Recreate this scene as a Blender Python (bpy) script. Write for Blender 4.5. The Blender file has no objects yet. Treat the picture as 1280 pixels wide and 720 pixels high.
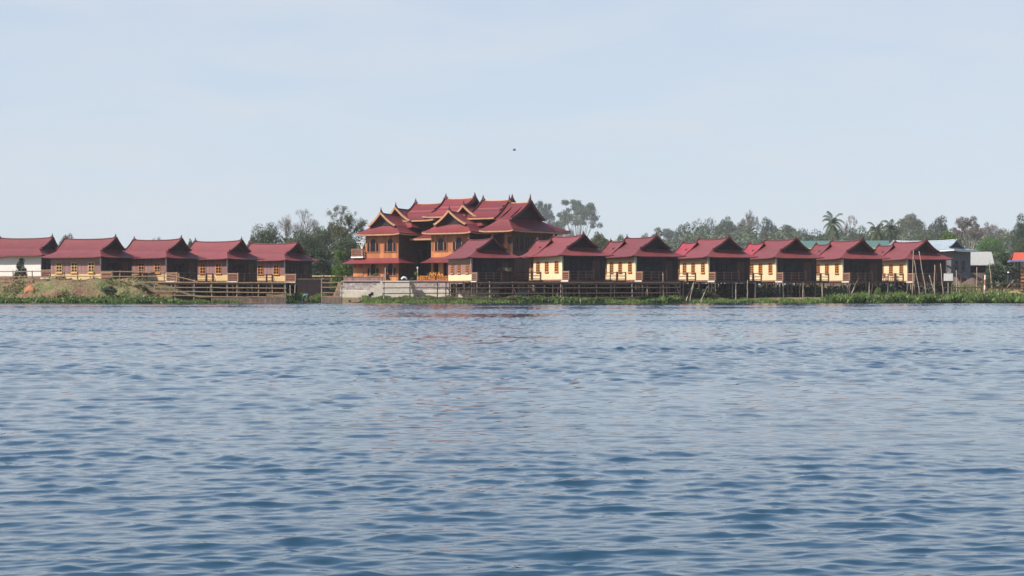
import bpy, math, random
import numpy as np
from mathutils import Vector, Matrix
R = math.radians
S = bpy.context.scene
COL = S.collection
random.seed(7)
F_PX, HOR, CAM_Z = 2400.0, 366.0, 1.1


def P(px, py, D):
    """photo pixel + distance -> world point"""
    return Vector(((px - 640) / F_PX * D, D, CAM_Z + (HOR - py) / F_PX * D))


# ------------------------------------------------------------------ materials
MATS = {}


def mat(name, col, rough=0.7, var=0.25, scale=3.0, stretch=(1, 1, 1), spec=0.3, bump=0.0, col2=None, detail=5, objvar=0.0, coord='Object'):
    """plain painted / wooden / stone surface with noise wear"""
    m = bpy.data.materials.new(name)
    m.use_nodes = True
    nt = m.node_tree
    b = nt.nodes['Principled BSDF']
    b.inputs['Roughness'].default_value = rough
    b.inputs['Specular IOR Level'].default_value = spec
    tc = nt.nodes.new('ShaderNodeTexCoord')
    mp = nt.nodes.new('ShaderNodeMapping')
    mp.inputs['Scale'].default_value = stretch
    nt.links.new(tc.outputs[coord], mp.inputs[0])
    nz = nt.nodes.new('ShaderNodeTexNoise')
    nz.inputs['Scale'].default_value = scale
    nz.inputs['Detail'].default_value = detail
    nz.inputs['Roughness'].default_value = 0.65
    nt.links.new(mp.outputs[0], nz.inputs['Vector'])
    rp = nt.nodes.new('ShaderNodeValToRGB')
    c2 = col2 or tuple(c * (1 - var) for c in col)
    c3 = tuple(min(1, c * (1 + var * 0.7)) for c in col)
    rp.color_ramp.elements[0].position = 0.3
    rp.color_ramp.elements[0].color = (*c2, 1)
    rp.color_ramp.elements[1].position = 0.7
    rp.color_ramp.elements[1].color = (*c3, 1)
    nt.links.new(nz.outputs['Fac'], rp.inputs[0])
    out = rp.outputs[0]
    if objvar:
        oi = nt.nodes.new('ShaderNodeObjectInfo')
        mr = nt.nodes.new('ShaderNodeMapRange')
        mr.inputs['To Min'].default_value = 1 - objvar
        mr.inputs['To Max'].default_value = 1 + objvar
        nt.links.new(oi.outputs['Random'], mr.inputs['Value'])
        hs = nt.nodes.new('ShaderNodeHueSaturation')
        nt.links.new(mr.outputs[0], hs.inputs['Value'])
        nt.links.new(out, hs.inputs['Color'])
        out = hs.outputs[0]
    nt.links.new(out, b.inputs['Base Color'])
    if bump:
        bp = nt.nodes.new('ShaderNodeBump')
        bp.inputs['Strength'].default_value = bump
        bp.inputs['Distance'].default_value = 0.05
        nt.links.new(nz.outputs['Fac'], bp.inputs['Height'])
        nt.links.new(bp.outputs[0], b.inputs['Normal'])
    MATS[name] = m
    return m


def roof_mat(name, col, fade):
    """painted metal tile roof: streaks running with the slope, weathered patches"""
    m = mat(name, col, rough=0.5, var=0.12, scale=0.9, spec=0.35, col2=fade, objvar=0.15)
    nt = m.node_tree
    b = nt.nodes['Principled BSDF']
    tc = nt.nodes.new('ShaderNodeTexCoord')
    sp = nt.nodes.new('ShaderNodeSeparateXYZ')
    nt.links.new(tc.outputs['Object'], sp.inputs[0])
    wv = nt.nodes.new('ShaderNodeTexWave')
    wv.inputs['Scale'].default_value = 1.6
    wv.bands_direction = 'X'
    nt.links.new(tc.outputs['Object'], wv.inputs['Vector'])
    bp = nt.nodes.new('ShaderNodeBump')
    bp.inputs['Strength'].default_value = 0.3
    bp.inputs['Distance'].default_value = 0.04
    nt.links.new(wv.outputs['Fac'], bp.inputs['Height'])
    nt.links.new(bp.outputs[0], b.inputs['Normal'])
    return m


def plank_mat(name, col, rough=0.65, var=0.25, axis='X', freq=5.0, objvar=0.0):
    """boards: colour changes board by board"""
    m = mat(name, col, rough=rough, var=var, scale=2.5, stretch=(1, 1, 0.3), objvar=objvar)
    nt = m.node_tree
    b = nt.nodes['Principled BSDF']
    src = b.inputs['Base Color'].links[0].from_socket
    tc = nt.nodes.new('ShaderNodeTexCoord')
    sp = nt.nodes.new('ShaderNodeSeparateXYZ')
    nt.links.new(tc.outputs['Object'], sp.inputs[0])
    ad = nt.nodes.new('ShaderNodeMath')
    ad.operation = 'ADD'
    nt.links.new(sp.outputs['X'], ad.inputs[0])
    nt.links.new(sp.outputs['Y'], ad.inputs[1])
    mu = nt.nodes.new('ShaderNodeMath')
    mu.operation = 'MULTIPLY'
    mu.inputs[1].default_value = freq
    if axis == 'Z':
        nt.links.new(sp.outputs['Z'], mu.inputs[0])
    else:
        nt.links.new(ad.outputs[0], mu.inputs[0])
    fl = nt.nodes.new('ShaderNodeMath')
    fl.operation = 'FLOOR'
    nt.links.new(mu.outputs[0], fl.inputs[0])
    wn = nt.nodes.new('ShaderNodeTexWhiteNoise')
    wn.noise_dimensions = '1D'
    nt.links.new(fl.outputs[0], wn.inputs['W'])
    mr = nt.nodes.new('ShaderNodeMapRange')
    mr.inputs['To Min'].default_value = 0.72
    mr.inputs['To Max'].default_value = 1.2
    nt.links.new(wn.outputs['Value'], mr.inputs['Value'])
    hs = nt.nodes.new('ShaderNodeHueSaturation')
    nt.links.new(mr.outputs[0], hs.inputs['Value'])
    nt.links.new(src, hs.inputs['Color'])
    nt.links.new(hs.outputs[0], b.inputs['Base Color'])
    return m


def leaf_mat(name, col, var=0.45, transl=0.25, hue=0.02):
    """foliage: every leaf clump its own tone"""
    m = bpy.data.materials.new(name)
    m.use_nodes = True
    nt = m.node_tree
    nt.nodes.clear()
    out = nt.nodes.new('ShaderNodeOutputMaterial')
    geo = nt.nodes.new('ShaderNodeNewGeometry')
    oi = nt.nodes.new('ShaderNodeObjectInfo')
    mr = nt.nodes.new('ShaderNodeMapRange')
    mr.inputs['To Min'].default_value = 1 - var
    mr.inputs['To Max'].default_value = 1 + var
    nt.links.new(geo.outputs['Random Per Island'], mr.inputs['Value'])
    mr2 = nt.nodes.new('ShaderNodeMapRange')
    mr2.inputs['To Min'].default_value = 0.5 - hue
    mr2.inputs['To Max'].default_value = 0.5 + hue
    nt.links.new(oi.outputs['Random'], mr2.inputs['Value'])
    hs = nt.nodes.new('ShaderNodeHueSaturation')
    hs.inputs['Color'].default_value = (*col, 1)
    nt.links.new(mr.outputs[0], hs.inputs['Value'])
    nt.links.new(mr2.outputs[0], hs.inputs['Hue'])
    d = nt.nodes.new('ShaderNodeBsdfDiffuse')
    t = nt.nodes.new('ShaderNodeBsdfTranslucent')
    mx = nt.nodes.new('ShaderNodeMixShader')
    mx.inputs[0].default_value = transl
    nt.links.new(hs.outputs[0], d.inputs['Color'])
    nt.links.new(hs.outputs[0], t.inputs['Color'])
    nt.links.new(d.outputs[0], mx.inputs[1])
    nt.links.new(t.outputs[0], mx.inputs[2])
    nt.links.new(mx.outputs[0], out.inputs['Surface'])
    MATS[name] = m
    return m


roof_mat('roof_red', (0.185, 0.037, 0.038), (0.13, 0.038, 0.039))
roof_mat('roof_crimson', (0.30, 0.034, 0.05), (0.25, 0.04, 0.055))
roof_mat('roof_main', (0.185, 0.026, 0.029), (0.13, 0.028, 0.031))
mat('trim_maroon', (0.10, 0.028, 0.032), var=0.2)
mat('trim_gold', (0.44, 0.235, 0.125), var=0.3, scale=4)
mat('gable_dark', (0.028, 0.017, 0.02), var=0.3)
mat('cream_wall', (0.66, 0.54, 0.33), rough=0.8, var=0.12, scale=1.5)
mat('cream_base', (0.58, 0.42, 0.21), rough=0.8, var=0.18, scale=2)
plank_mat('purple_wall', (0.28, 0.15, 0.14), var=0.12, freq=4)
mat('beige_band', (0.30, 0.22, 0.15), rough=0.8, var=0.15)
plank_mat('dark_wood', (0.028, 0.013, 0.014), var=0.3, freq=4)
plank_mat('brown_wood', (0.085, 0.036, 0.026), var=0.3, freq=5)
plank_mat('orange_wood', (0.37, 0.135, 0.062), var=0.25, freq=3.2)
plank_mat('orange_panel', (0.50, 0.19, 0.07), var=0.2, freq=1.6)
mat('window_orange', (0.52, 0.20, 0.05), var=0.25)
mat('window_yellow', (0.62, 0.38, 0.14), var=0.2)
mat('white_paint', (0.72, 0.70, 0.66), var=0.1)
mat('white_wall', (0.74, 0.71, 0.64), rough=0.85, var=0.1, scale=1.2)
mat('rail_brown', (0.20, 0.085, 0.06), var=0.3)
mat('rail_wood', (0.38, 0.24, 0.14), var=0.35, scale=6)
mat('rail_dark', (0.11, 0.065, 0.05), var=0.35, scale=6)
mat('pole_pale', (0.36, 0.28, 0.22), var=0.4, scale=5)
mat('stilt_wood', (0.16, 0.11, 0.085), var=0.5, scale=4, objvar=0.5)
plank_mat('skirt_planks', (0.22, 0.15, 0.11), var=0.35, freq=9)
mat('concrete', (0.50, 0.455, 0.385), rough=0.9, var=0.22, scale=2.5)
mat('plinth_white', (0.54, 0.485, 0.40), rough=0.9, var=0.18, scale=1.5)
mat('tin_pale', (0.34, 0.34, 0.315), rough=0.5, var=0.12, scale=1.5, stretch=(3, 1, 1))
mat('tin_blue', (0.29, 0.34, 0.38), rough=0.42, var=0.15, scale=2)
mat('tin_green', (0.085, 0.155, 0.135), rough=0.5, var=0.15)
mat('tin_orange', (0.50, 0.085, 0.04), rough=0.5, var=0.1)
mat('fascia_blue', (0.14, 0.20, 0.42), var=0.1)
mat('grey_wall', (0.13, 0.135, 0.15), rough=0.8, var=0.25, scale=1.5)
plank_mat('weathered_wall', (0.20, 0.145, 0.11), var=0.35, freq=5)
mat('gold_letter', (0.82, 0.31, 0.025), rough=0.4, var=0.08)
mat('red_paint', (0.45, 0.05, 0.04), var=0.1)
mat('clay', (0.42, 0.16, 0.08), rough=0.9, var=0.2)
mat('bark', (0.11, 0.085, 0.065), rough=0.9, var=0.4, scale=4)
mat('bark_pale', (0.40, 0.36, 0.31), rough=0.9, var=0.3, scale=4)
mat('cloth_teal', (0.10, 0.17, 0.20), rough=0.9, var=0.2)
mat('cloth_navy', (0.03, 0.035, 0.07), rough=0.9, var=0.2)
mat('cloth_white', (0.72, 0.70, 0.70), rough=0.9, var=0.1)
mat('skin', (0.30, 0.16, 0.10), rough=0.6, var=0.1)
mat('hair', (0.015, 0.012, 0.012), rough=0.6, var=0.2)
mat('feather', (0.03, 0.03, 0.035), rough=0.7, var=0.2)
mat('terracotta', (0.35, 0.14, 0.08), rough=0.8, var=0.2)
mat('teal_plastic', (0.05, 0.36, 0.42), rough=0.5, var=0.1)
mat('dry_thatch', (0.11, 0.075, 0.06), rough=0.95, var=0.4, scale=6)
mat('straw_soil', (0.34, 0.24, 0.12), rough=0.95, var=0.3, scale=3, bump=0.6)
leaf_mat('leaf_dark', (0.062, 0.085, 0.055), var=0.35)  # tree greens paled and greyed, distance haze put into the leaf colour
leaf_mat('leaf_mid', (0.105, 0.132, 0.08), var=0.35)  # same here: lighter and greyer to stand in for haze
leaf_mat('leaf_olive', (0.135, 0.145, 0.08))
leaf_mat('leaf_bright', (0.11, 0.19, 0.045))
leaf_mat('leaf_dry', (0.18, 0.155, 0.13), transl=0.1)
leaf_mat('grass_green', (0.155, 0.22, 0.065), var=0.5)
leaf_mat('hyacinth_green', (0.10, 0.16, 0.05), var=0.6)
leaf_mat('dry_grass', (0.24, 0.19, 0.085), var=0.4)
leaf_mat('pale_twig', (0.38, 0.34, 0.28), var=0.4, transl=0.1)


def glass_mat():
    m = bpy.data.materials.new('dark_glass')
    m.use_nodes = True
    b = m.node_tree.nodes['Principled BSDF']
    b.inputs['Base Color'].default_value = (0.012, 0.013, 0.018, 1)
    b.inputs['Roughness'].default_value = 0.4
    b.inputs['Specular IOR Level'].default_value = 0.15
    nz = m.node_tree.nodes.new('ShaderNodeTexNoise')
    nz.inputs['Scale'].default_value = 1.0
    mr = m.node_tree.nodes.new('ShaderNodeMapRange')
    mr.inputs['To Min'].default_value = 0.15
    mr.inputs['To Max'].default_value = 0.4
    m.node_tree.links.new(nz.outputs['Fac'], mr.inputs['Value'])
    m.node_tree.links.new(mr.outputs[0], b.inputs['Roughness'])
    MATS['dark_glass'] = m


glass_mat()


def stone_mat():
    """battered rubble facing: mortared cobbles"""
    m = bpy.data.materials.new('stone_rubble')
    m.use_nodes = True
    nt = m.node_tree
    b = nt.nodes['Principled BSDF']
    b.inputs['Roughness'].default_value = 0.9
    tc = nt.nodes.new('ShaderNodeTexCoord')
    vo = nt.nodes.new('ShaderNodeTexVoronoi')
    vo.inputs['Scale'].default_value = 4.6
    vo.feature = 'DISTANCE_TO_EDGE'
    v2 = nt.nodes.new('ShaderNodeTexVoronoi')
    v2.inputs['Scale'].default_value = 4.6
    nt.links.new(tc.outputs['Object'], vo.inputs['Vector'])
    nt.links.new(tc.outputs['Object'], v2.inputs['Vector'])
    rp = nt.nodes.new('ShaderNodeValToRGB')
    rp.color_ramp.elements[0].position = 0.03
    rp.color_ramp.elements[0].color = (0.27, 0.235, 0.21, 1)
    rp.color_ramp.elements[1].position = 0.12
    rp.color_ramp.elements[1].color = (0.15, 0.115, 0.105, 1)
    nt.links.new(vo.outputs['Distance'], rp.inputs[0])
    hs = nt.nodes.new('ShaderNodeHueSaturation')
    mr = nt.nodes.new('ShaderNodeMapRange')
    mr.inputs['To Min'].default_value = 0.65
    mr.inputs['To Max'].default_value = 1.35
    sp = nt.nodes.new('ShaderNodeSeparateXYZ')
    nt.links.new(v2.outputs['Color'], sp.inputs[0])
    nt.links.new(sp.outputs[0], mr.inputs['Value'])
    nt.links.new(mr.outputs[0], hs.inputs['Value'])
    nt.links.new(rp.outputs[0], hs.inputs['Color'])
    nt.links.new(hs.outputs[0], b.inputs['Base Color'])
    bp = nt.nodes.new('ShaderNodeBump')
    bp.inputs['Distance'].default_value = 0.06
    nt.links.new(vo.outputs['Distance'], bp.inputs['Height'])
    nt.links.new(bp.outputs[0], b.inputs['Normal'])
    MATS['stone_rubble'] = m


stone_mat()


# ------------------------------------------------------------------ mesh kit
class MB:
    def __init__(s):
        s.v, s.f, s.m = [], [], []

    def add(s, vs, fs, m=0):
        o = len(s.v)
        s.v += [tuple(p) for p in vs]
        s.f += [tuple(i + o for i in f) for f in fs]
        s.m += [m] * len(fs)
        return s

    def box(s, x0, x1, y0, y1, z0, z1, m=0):
        vs = [(x, y, z) for z in (z0, z1) for x, y in ((x0, y0), (x1, y0), (x1, y1), (x0, y1))]
        return s.add(vs, [(3, 2, 1, 0), (4, 5, 6, 7), (0, 1, 5, 4), (1, 2, 6, 5), (2, 3, 7, 6), (3, 0, 4, 7)], m)

    def bar(s, p, q, w, h=None, m=0):
        """rectangular bar from p to q"""
        h = h or w
        p, q = Vector(p), Vector(q)
        d = (q - p).normalized()
        up = Vector((0, 0, 1)) if abs(d.z) < 0.95 else Vector((0, 1, 0))
        a = d.cross(up).normalized() * (w / 2)
        b = a.normalized().cross(d).normalized() * (h / 2)
        vs = [p - a - b, p + a - b, p + a + b, p - a + b, q - a - b, q + a - b, q + a + b, q - a + b]
        return s.add(vs, [(0, 1, 2, 3), (7, 6, 5, 4), (0, 4, 5, 1), (1, 5, 6, 2), (2, 6, 7, 3), (3, 7, 4, 0)], m)

    def tube(s, pts, rad, n=7, m=0):
        pts = [Vector(p) for p in pts]
        if not isinstance(rad, (list, tuple)):
            rad = [rad] * len(pts)
        vs, fs = [], []
        for i, p in enumerate(pts):
            d = (pts[min(i + 1, len(pts) - 1)] - pts[max(i - 1, 0)]).normalized()
            up = Vector((0, 0, 1)) if abs(d.z) < 0.9 else Vector((1, 0, 0))
            a = d.cross(up).normalized()
            b = a.cross(d)
            for k in range(n):
                t = 2 * math.pi * k / n
                vs.append(p + (a * math.cos(t) + b * math.sin(t)) * rad[i])
        for i in range(len(pts) - 1):
            for k in range(n):
                k2 = (k + 1) % n
                fs.append((i * n + k, i * n + k2, (i + 1) * n + k2, (i + 1) * n + k))
        fs.append(tuple(range(n))[::-1])
        fs.append(tuple((len(pts) - 1) * n + k for k in range(n)))
        return s.add(vs, fs, m)

    def sheet(s, grid, t, m=0):
        """thin shell: grid[r][c] top points, thickness t downwards"""
        r, c = len(grid), len(grid[0])
        top = [Vector(p) for row in grid for p in row]
        bot = [p - Vector((0, 0, t)) for p in top]
        n = r * c
        fs = []
        for i in range(r - 1):
            for j in range(c - 1):
                a, b_, d, e = i * c + j, i * c + j + 1, (i + 1) * c + j + 1, (i + 1) * c + j
                fs.append((a, b_, d, e))
                fs.append((n + e, n + d, n + b_, n + a))
        ring = [j for j in range(c)] + [i * c + c - 1 for i in range(1, r)] + [(r - 1) * c + j for j in range(c - 2, -1, -1)] + [i * c for i in range(r - 2, 0, -1)]
        for k in range(len(ring)):
            a, b_ = ring[k], ring[(k + 1) % len(ring)]
            fs.append((a, a + n, b_ + n, b_))
        return s.add(top + bot, fs, m)

    def prism(s, poly, axis, a0, a1, m=0):
        """2-D polygon extruded along an axis ('x': poly is (y,z); 'y': poly is (x,z))"""
        n = len(poly)
        if axis == 'x':
            vs = [(a0, p, q) for p, q in poly] + [(a1, p, q) for p, q in poly]
        elif axis == 'y':
            vs = [(p, a0, q) for p, q in poly] + [(p, a1, q) for p, q in poly]
        else:
            vs = [(p, q, a0) for p, q in poly] + [(p, q, a1) for p, q in poly]
        fs = [tuple(range(n)), tuple(range(2 * n - 1, n - 1, -1))]
        fs += [(i, i + n, (i + 1) % n + n, (i + 1) % n) for i in range(n)]
        return s.add(vs, fs, m)

    def build(s, name, mats, parent=None, smooth=False):
        me = bpy.data.meshes.new(name)
        me.from_pydata(s.v, [], s.f)
        if isinstance(mats, str):
            mats = [mats]
        for m in mats:
            me.materials.append(MATS[m])
        me.polygons.foreach_set('material_index', s.m)
        if smooth:
            me.polygons.foreach_set('use_smooth', [True] * len(s.f))
        me.update()
        o = bpy.data.objects.new(name, me)
        COL.objects.link(o)
        if parent:
            o.parent = parent
        return o


def fix_normals(o):
    import bmesh
    bm = bmesh.new()
    bm.from_mesh(o.data)
    bmesh.ops.recalc_face_normals(bm, faces=bm.faces)
    bm.to_mesh(o.data)
    bm.free()


def tag(o, label=None, cat=None, group=None, kind=None):
    if label:
        o['label'] = label
    if cat:
        o['category'] = cat
    if group:
        o['group'] = group
    if kind:
        o['kind'] = kind
    return o


def thing(name, label, cat, loc=(0, 0, 0), rz=0.0, group=None, scale=1.0):
    o = bpy.data.objects.new(name, None)
    o.empty_display_size = 0.5
    COL.objects.link(o)
    o.location = loc
    o.rotation_euler = (0, 0, rz)
    o.scale = (scale,) * 3 if not isinstance(scale, tuple) else scale
    return tag(o, label, cat, group)


CHILDREN = {}


def copy_tree(o, parent=None):
    kids = [c for c in bpy.data.objects if c.parent == o]
    c = o.copy()
    COL.objects.link(c)
    c.parent = parent
    for k in kids:
        copy_tree(k, c)
    return c


# ------------------------------------------------------------------ roofs
def lerp(a, b, t):
    return a + (b - a) * t


def gablet_roof(parent, x0, x1, y0, y1, ze, zb, zr, ix=1.5, iy0=1.5, iy1=None, roof='roof_red', trim='trim_maroon',
                name='roof', axis='x', over=0.45, flare=0.35, ends=(1, 1), horn=0.55, fascia=None, barge=0.2, cap='trim_maroon', side0=None):
    """hipped roof with a raised gable (ridge along local x, or along y when axis='y')"""
    iy1 = iy0 if iy1 is None else iy1
    sw = (lambda p: p) if axis == 'x' else (lambda p: (p[1], p[0], p[2]))
    W = lambda a, b, c: Vector(sw((a, b, c)))
    ix0 = ix if ends[0] else 0.0
    ix1 = ix if ends[1] else 0.0
    a0, a1, b0, b1 = x0 + ix0, x1 - ix1, y0 + iy0, y1 - iy1
    yc = (b0 + b1) / 2
    mb = MB()

    def skirt(e0, e1, t0, t1):
        rows = []
        for k in range(5):
            t = k / 4
            sag = -0.10 * math.sin(math.pi * t)
            row = []
            for j in range(9):
                s = j / 8
                p = lerp(Vector(e0), Vector(e1), s)
                q = lerp(Vector(t0), Vector(t1), s)
                w = lerp(p, q, t)
                up = 0.10 * (abs(2 * s - 1) ** 6) * (1 - t)
                row.append(W(w.x, w.y, w.z + sag + up))
            rows.append(row)
        mb.sheet(rows, 0.07)

    skirt((x0, y0, ze), (x1, y0, ze), (a0, b0, zb), (a1, b0, zb))
    skirt((x1, y1, ze), (x0, y1, ze), (a1, b1, zb), (a0, b1, zb))
    if ends[1]:
        skirt((x1, y0, ze), (x1, y1, ze), (a1, b0, zb), (a1, b1, zb))
    if ends[0]:
        skirt((x0, y1, ze), (x0, y0, ze), (a0, b1, zb), (a0, b0, zb))
    # upper slopes, leaning out over the gables and sagging along the ridge
    o0, o1 = (over if ends[0] else 0), (over if ends[1] else 0)
    f0, f1 = (flare if ends[0] else 0), (flare if ends[1] else 0)
    H = zr - zb

    def prof(side, t):   # t 0 at the foot, 1 at the ridge
        yb = b0 - 0.02 if side == 0 else b1 + 0.02
        return lerp(yb, yc, t), zb + 0.005 + (H + 0.0) * (t - 0.10 * math.sin(math.pi * t))

    def lift(s):
        return 0.16 * abs(2 * s - 1) ** 3

    for side in (0, 1):
        rows = []
        for k in range(5):
            t = k / 4
            y, z = prof(side, t)
            xa, xb = a0 - o0 - f0 * t, a1 + o1 + f1 * t
            rows.append([W(lerp(xa, xb, j / 8), y, z + lift(j / 8) * t) for j in range(9)])
        mb.sheet(rows if side == 0 else [r[::-1] for r in rows], 0.07)
    ro = mb.build(name, roof, parent)
    fix_normals(ro)
    mb = MB()
    mb.tube([W(lerp(a0 - o0 - f0, a1 + o1 + f1, j / 8), yc, zr + 0.02 + lift(j / 8)) for j in range(9)], 0.085, 6)
    mb.build('ridge_cap', cap, ro)
    if fascia:
        mb = MB()
        for (p, q) in (((x0, y0), (x1, y0)), ((x1, y0), (x1, y1)), ((x0, y0), (x0, y1)), ((x0, y1), (x1, y1))):
            n = 8
            for j in range(n):
                pa, pb = lerp(p[0], q[0], j / n), lerp(p[0], q[0], (j + 1) / n)
                qa, qb = lerp(p[1], q[1], j / n), lerp(p[1], q[1], (j + 1) / n)
                za = ze - 0.16 + 0.10 * abs(2 * j / n - 1) ** 6
                zb_ = ze - 0.16 + 0.10 * abs(2 * (j + 1) / n - 1) ** 6
                mb.bar(W(pa, qa, za), W(pb, qb, zb_), 0.06, 0.16)
        mb.build('fascia', fascia, ro)
    for e, on in enumerate(ends):
        if not on:
            continue
        sg = -1 if e == 0 else 1
        xg = a0 if e == 0 else a1
        g = MB()
        g.add([W(xg, b0, zb - 0.02), W(xg, b1, zb - 0.02), W(xg, yc, zr - 0.08)], [(0, 1, 2)])
        g.add([W(xg - sg * 0.08, b0, zb - 0.02), W(xg - sg * 0.08, b1, zb - 0.02), W(xg - sg * 0.08, yc, zr - 0.08)], [(2, 1, 0)])
        g.build('gable_wall', 'gable_dark', ro)
        g = MB()
        for side in (0, 1):
            pts = []
            for k in range(6):
                t = k / 5
                y, z = prof(side, t)
                o_ = over + flare * t + 0.03
                pts.append(W(xg + sg * o_, y, z + 0.02 + 0.16 * t))
            for p, q in zip(pts, pts[1:]):
                g.bar(p, q, 0.07, barge)
            # little upturned foot
            g.bar(pts[0], pts[0] + (pts[0] - pts[1]).normalized() * 0.12 + Vector((0, 0, 0.22)), 0.07, 0.1)
        g.build('bargeboard', trim, ro)
        h = MB()
        xe = xg + sg * (over + flare)
        base = W(xe - sg * 0.25, yc, zr + 0.14)
        out = W(sg, 0, 0) - W(0, 0, 0)
        pts, rad = [], []
        for k in range(6):
            t = k / 5
            pts.append(base + out * (0.30 * t ** 0.8 - 0.16 * t * t) + Vector((0, 0, horn * t ** 1.2)))
            rad.append((0.14 + 0.08 * horn) * (1 - t) ** 1.1 + 0.015)
        h.tube(pts, rad, 6)
        h.build('finial', 'trim_maroon', ro)
    return ro


def window(parent, x, z, w, h, y=0.0, frame='window_orange', rows=4, cols=2, axis='x', sgn=-1):
    """framed window with glazing bars, standing proud of a wall face at y (axis 'x') or x=y (axis 'y')"""
    mb = MB()
    t = 0.07

    def bx(m_, a0, a1, d0, d1, z0, z1):
        if axis == 'x':
            m_.box(a0, a1, y + min(sgn * d0, sgn * d1), y + max(sgn * d0, sgn * d1), z0, z1)
        else:
            m_.box(y + min(sgn * d0, sgn * d1), y + max(sgn * d0, sgn * d1), a0, a1, z0, z1)
    d = 0.07
    bx(mb, x - w / 2, x - w / 2 + t, 0.002, d, z, z + h)
    bx(mb, x + w / 2 - t, x + w / 2, 0.002, d, z, z + h)
    bx(mb, x - w / 2 + t, x + w / 2 - t, 0.002, d, z, z + t)
    bx(mb, x - w / 2 + t, x + w / 2 - t, 0.002, d, z + h - t, z + h)
    bx(mb, x - w / 2 - 0.06, x + w / 2 + 0.06, 0.002, d + 0.06, z - 0.08, z - 0.002)
    iw = w - 2 * t
    for c in range(1, cols):
        xc = x - w / 2 + t + iw * c / cols
        bx(mb, xc - 0.035, xc + 0.035, 0.02, d - 0.005, z + t, z + h - t)
    for r_ in range(1, rows):
        zc = z + t + (h - 2 * t) * r_ / rows
        bx(mb, x - w / 2 + t, x + w / 2 - t, 0.024, d - 0.012, zc - 0.03, zc + 0.03)
    o = mb.build('window', frame, parent)
    p = MB()
    bx(p, x - w / 2 + t, x + w / 2 - t, 0.003, 0.018, z + t, z + h - t)
    p.build('pane', 'dark_glass', o)
    return o


# ------------------------------------------------------------------ stilt bungalows
FL, EZ, ZB, ZR = 2.5, 5.1, 6.0, 7.2      # floor, eave, gable foot, ridge heights
WL, WD, OV = 7.5, 5.2, 0.7               # front wall, depth, overhang


def rail(parent, p, q, h, posts, rails, m, name='railing', panel=None, w=0.05):
    mb = MB()
    p, q = Vector(p), Vector(q)
    for i in range(posts):
        c = lerp(p, q, i / (posts - 1))
        mb.bar(c, c + Vector((0, 0, h + 0.08)), 0.10)
    for r_ in rails:
        mb.bar(p + Vector((0, 0, h * r_)), q + Vector((0, 0, h * r_)), w, 0.08)
    o = mb.build(name, m, parent)
    if panel:
        pb = MB()
        d = (q - p).normalized()
        nb = 4
        for i in range(nb):
            z = h * (0.15 + 0.72 * i / (nb - 1))
            pb.bar(p + d * 0.06 + Vector((0, 0, z)), q - d * 0.06 + Vector((0, 0, z)), 0.025, 0.15)
        pb.build('rail_panel', panel, o)
    return o


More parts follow.
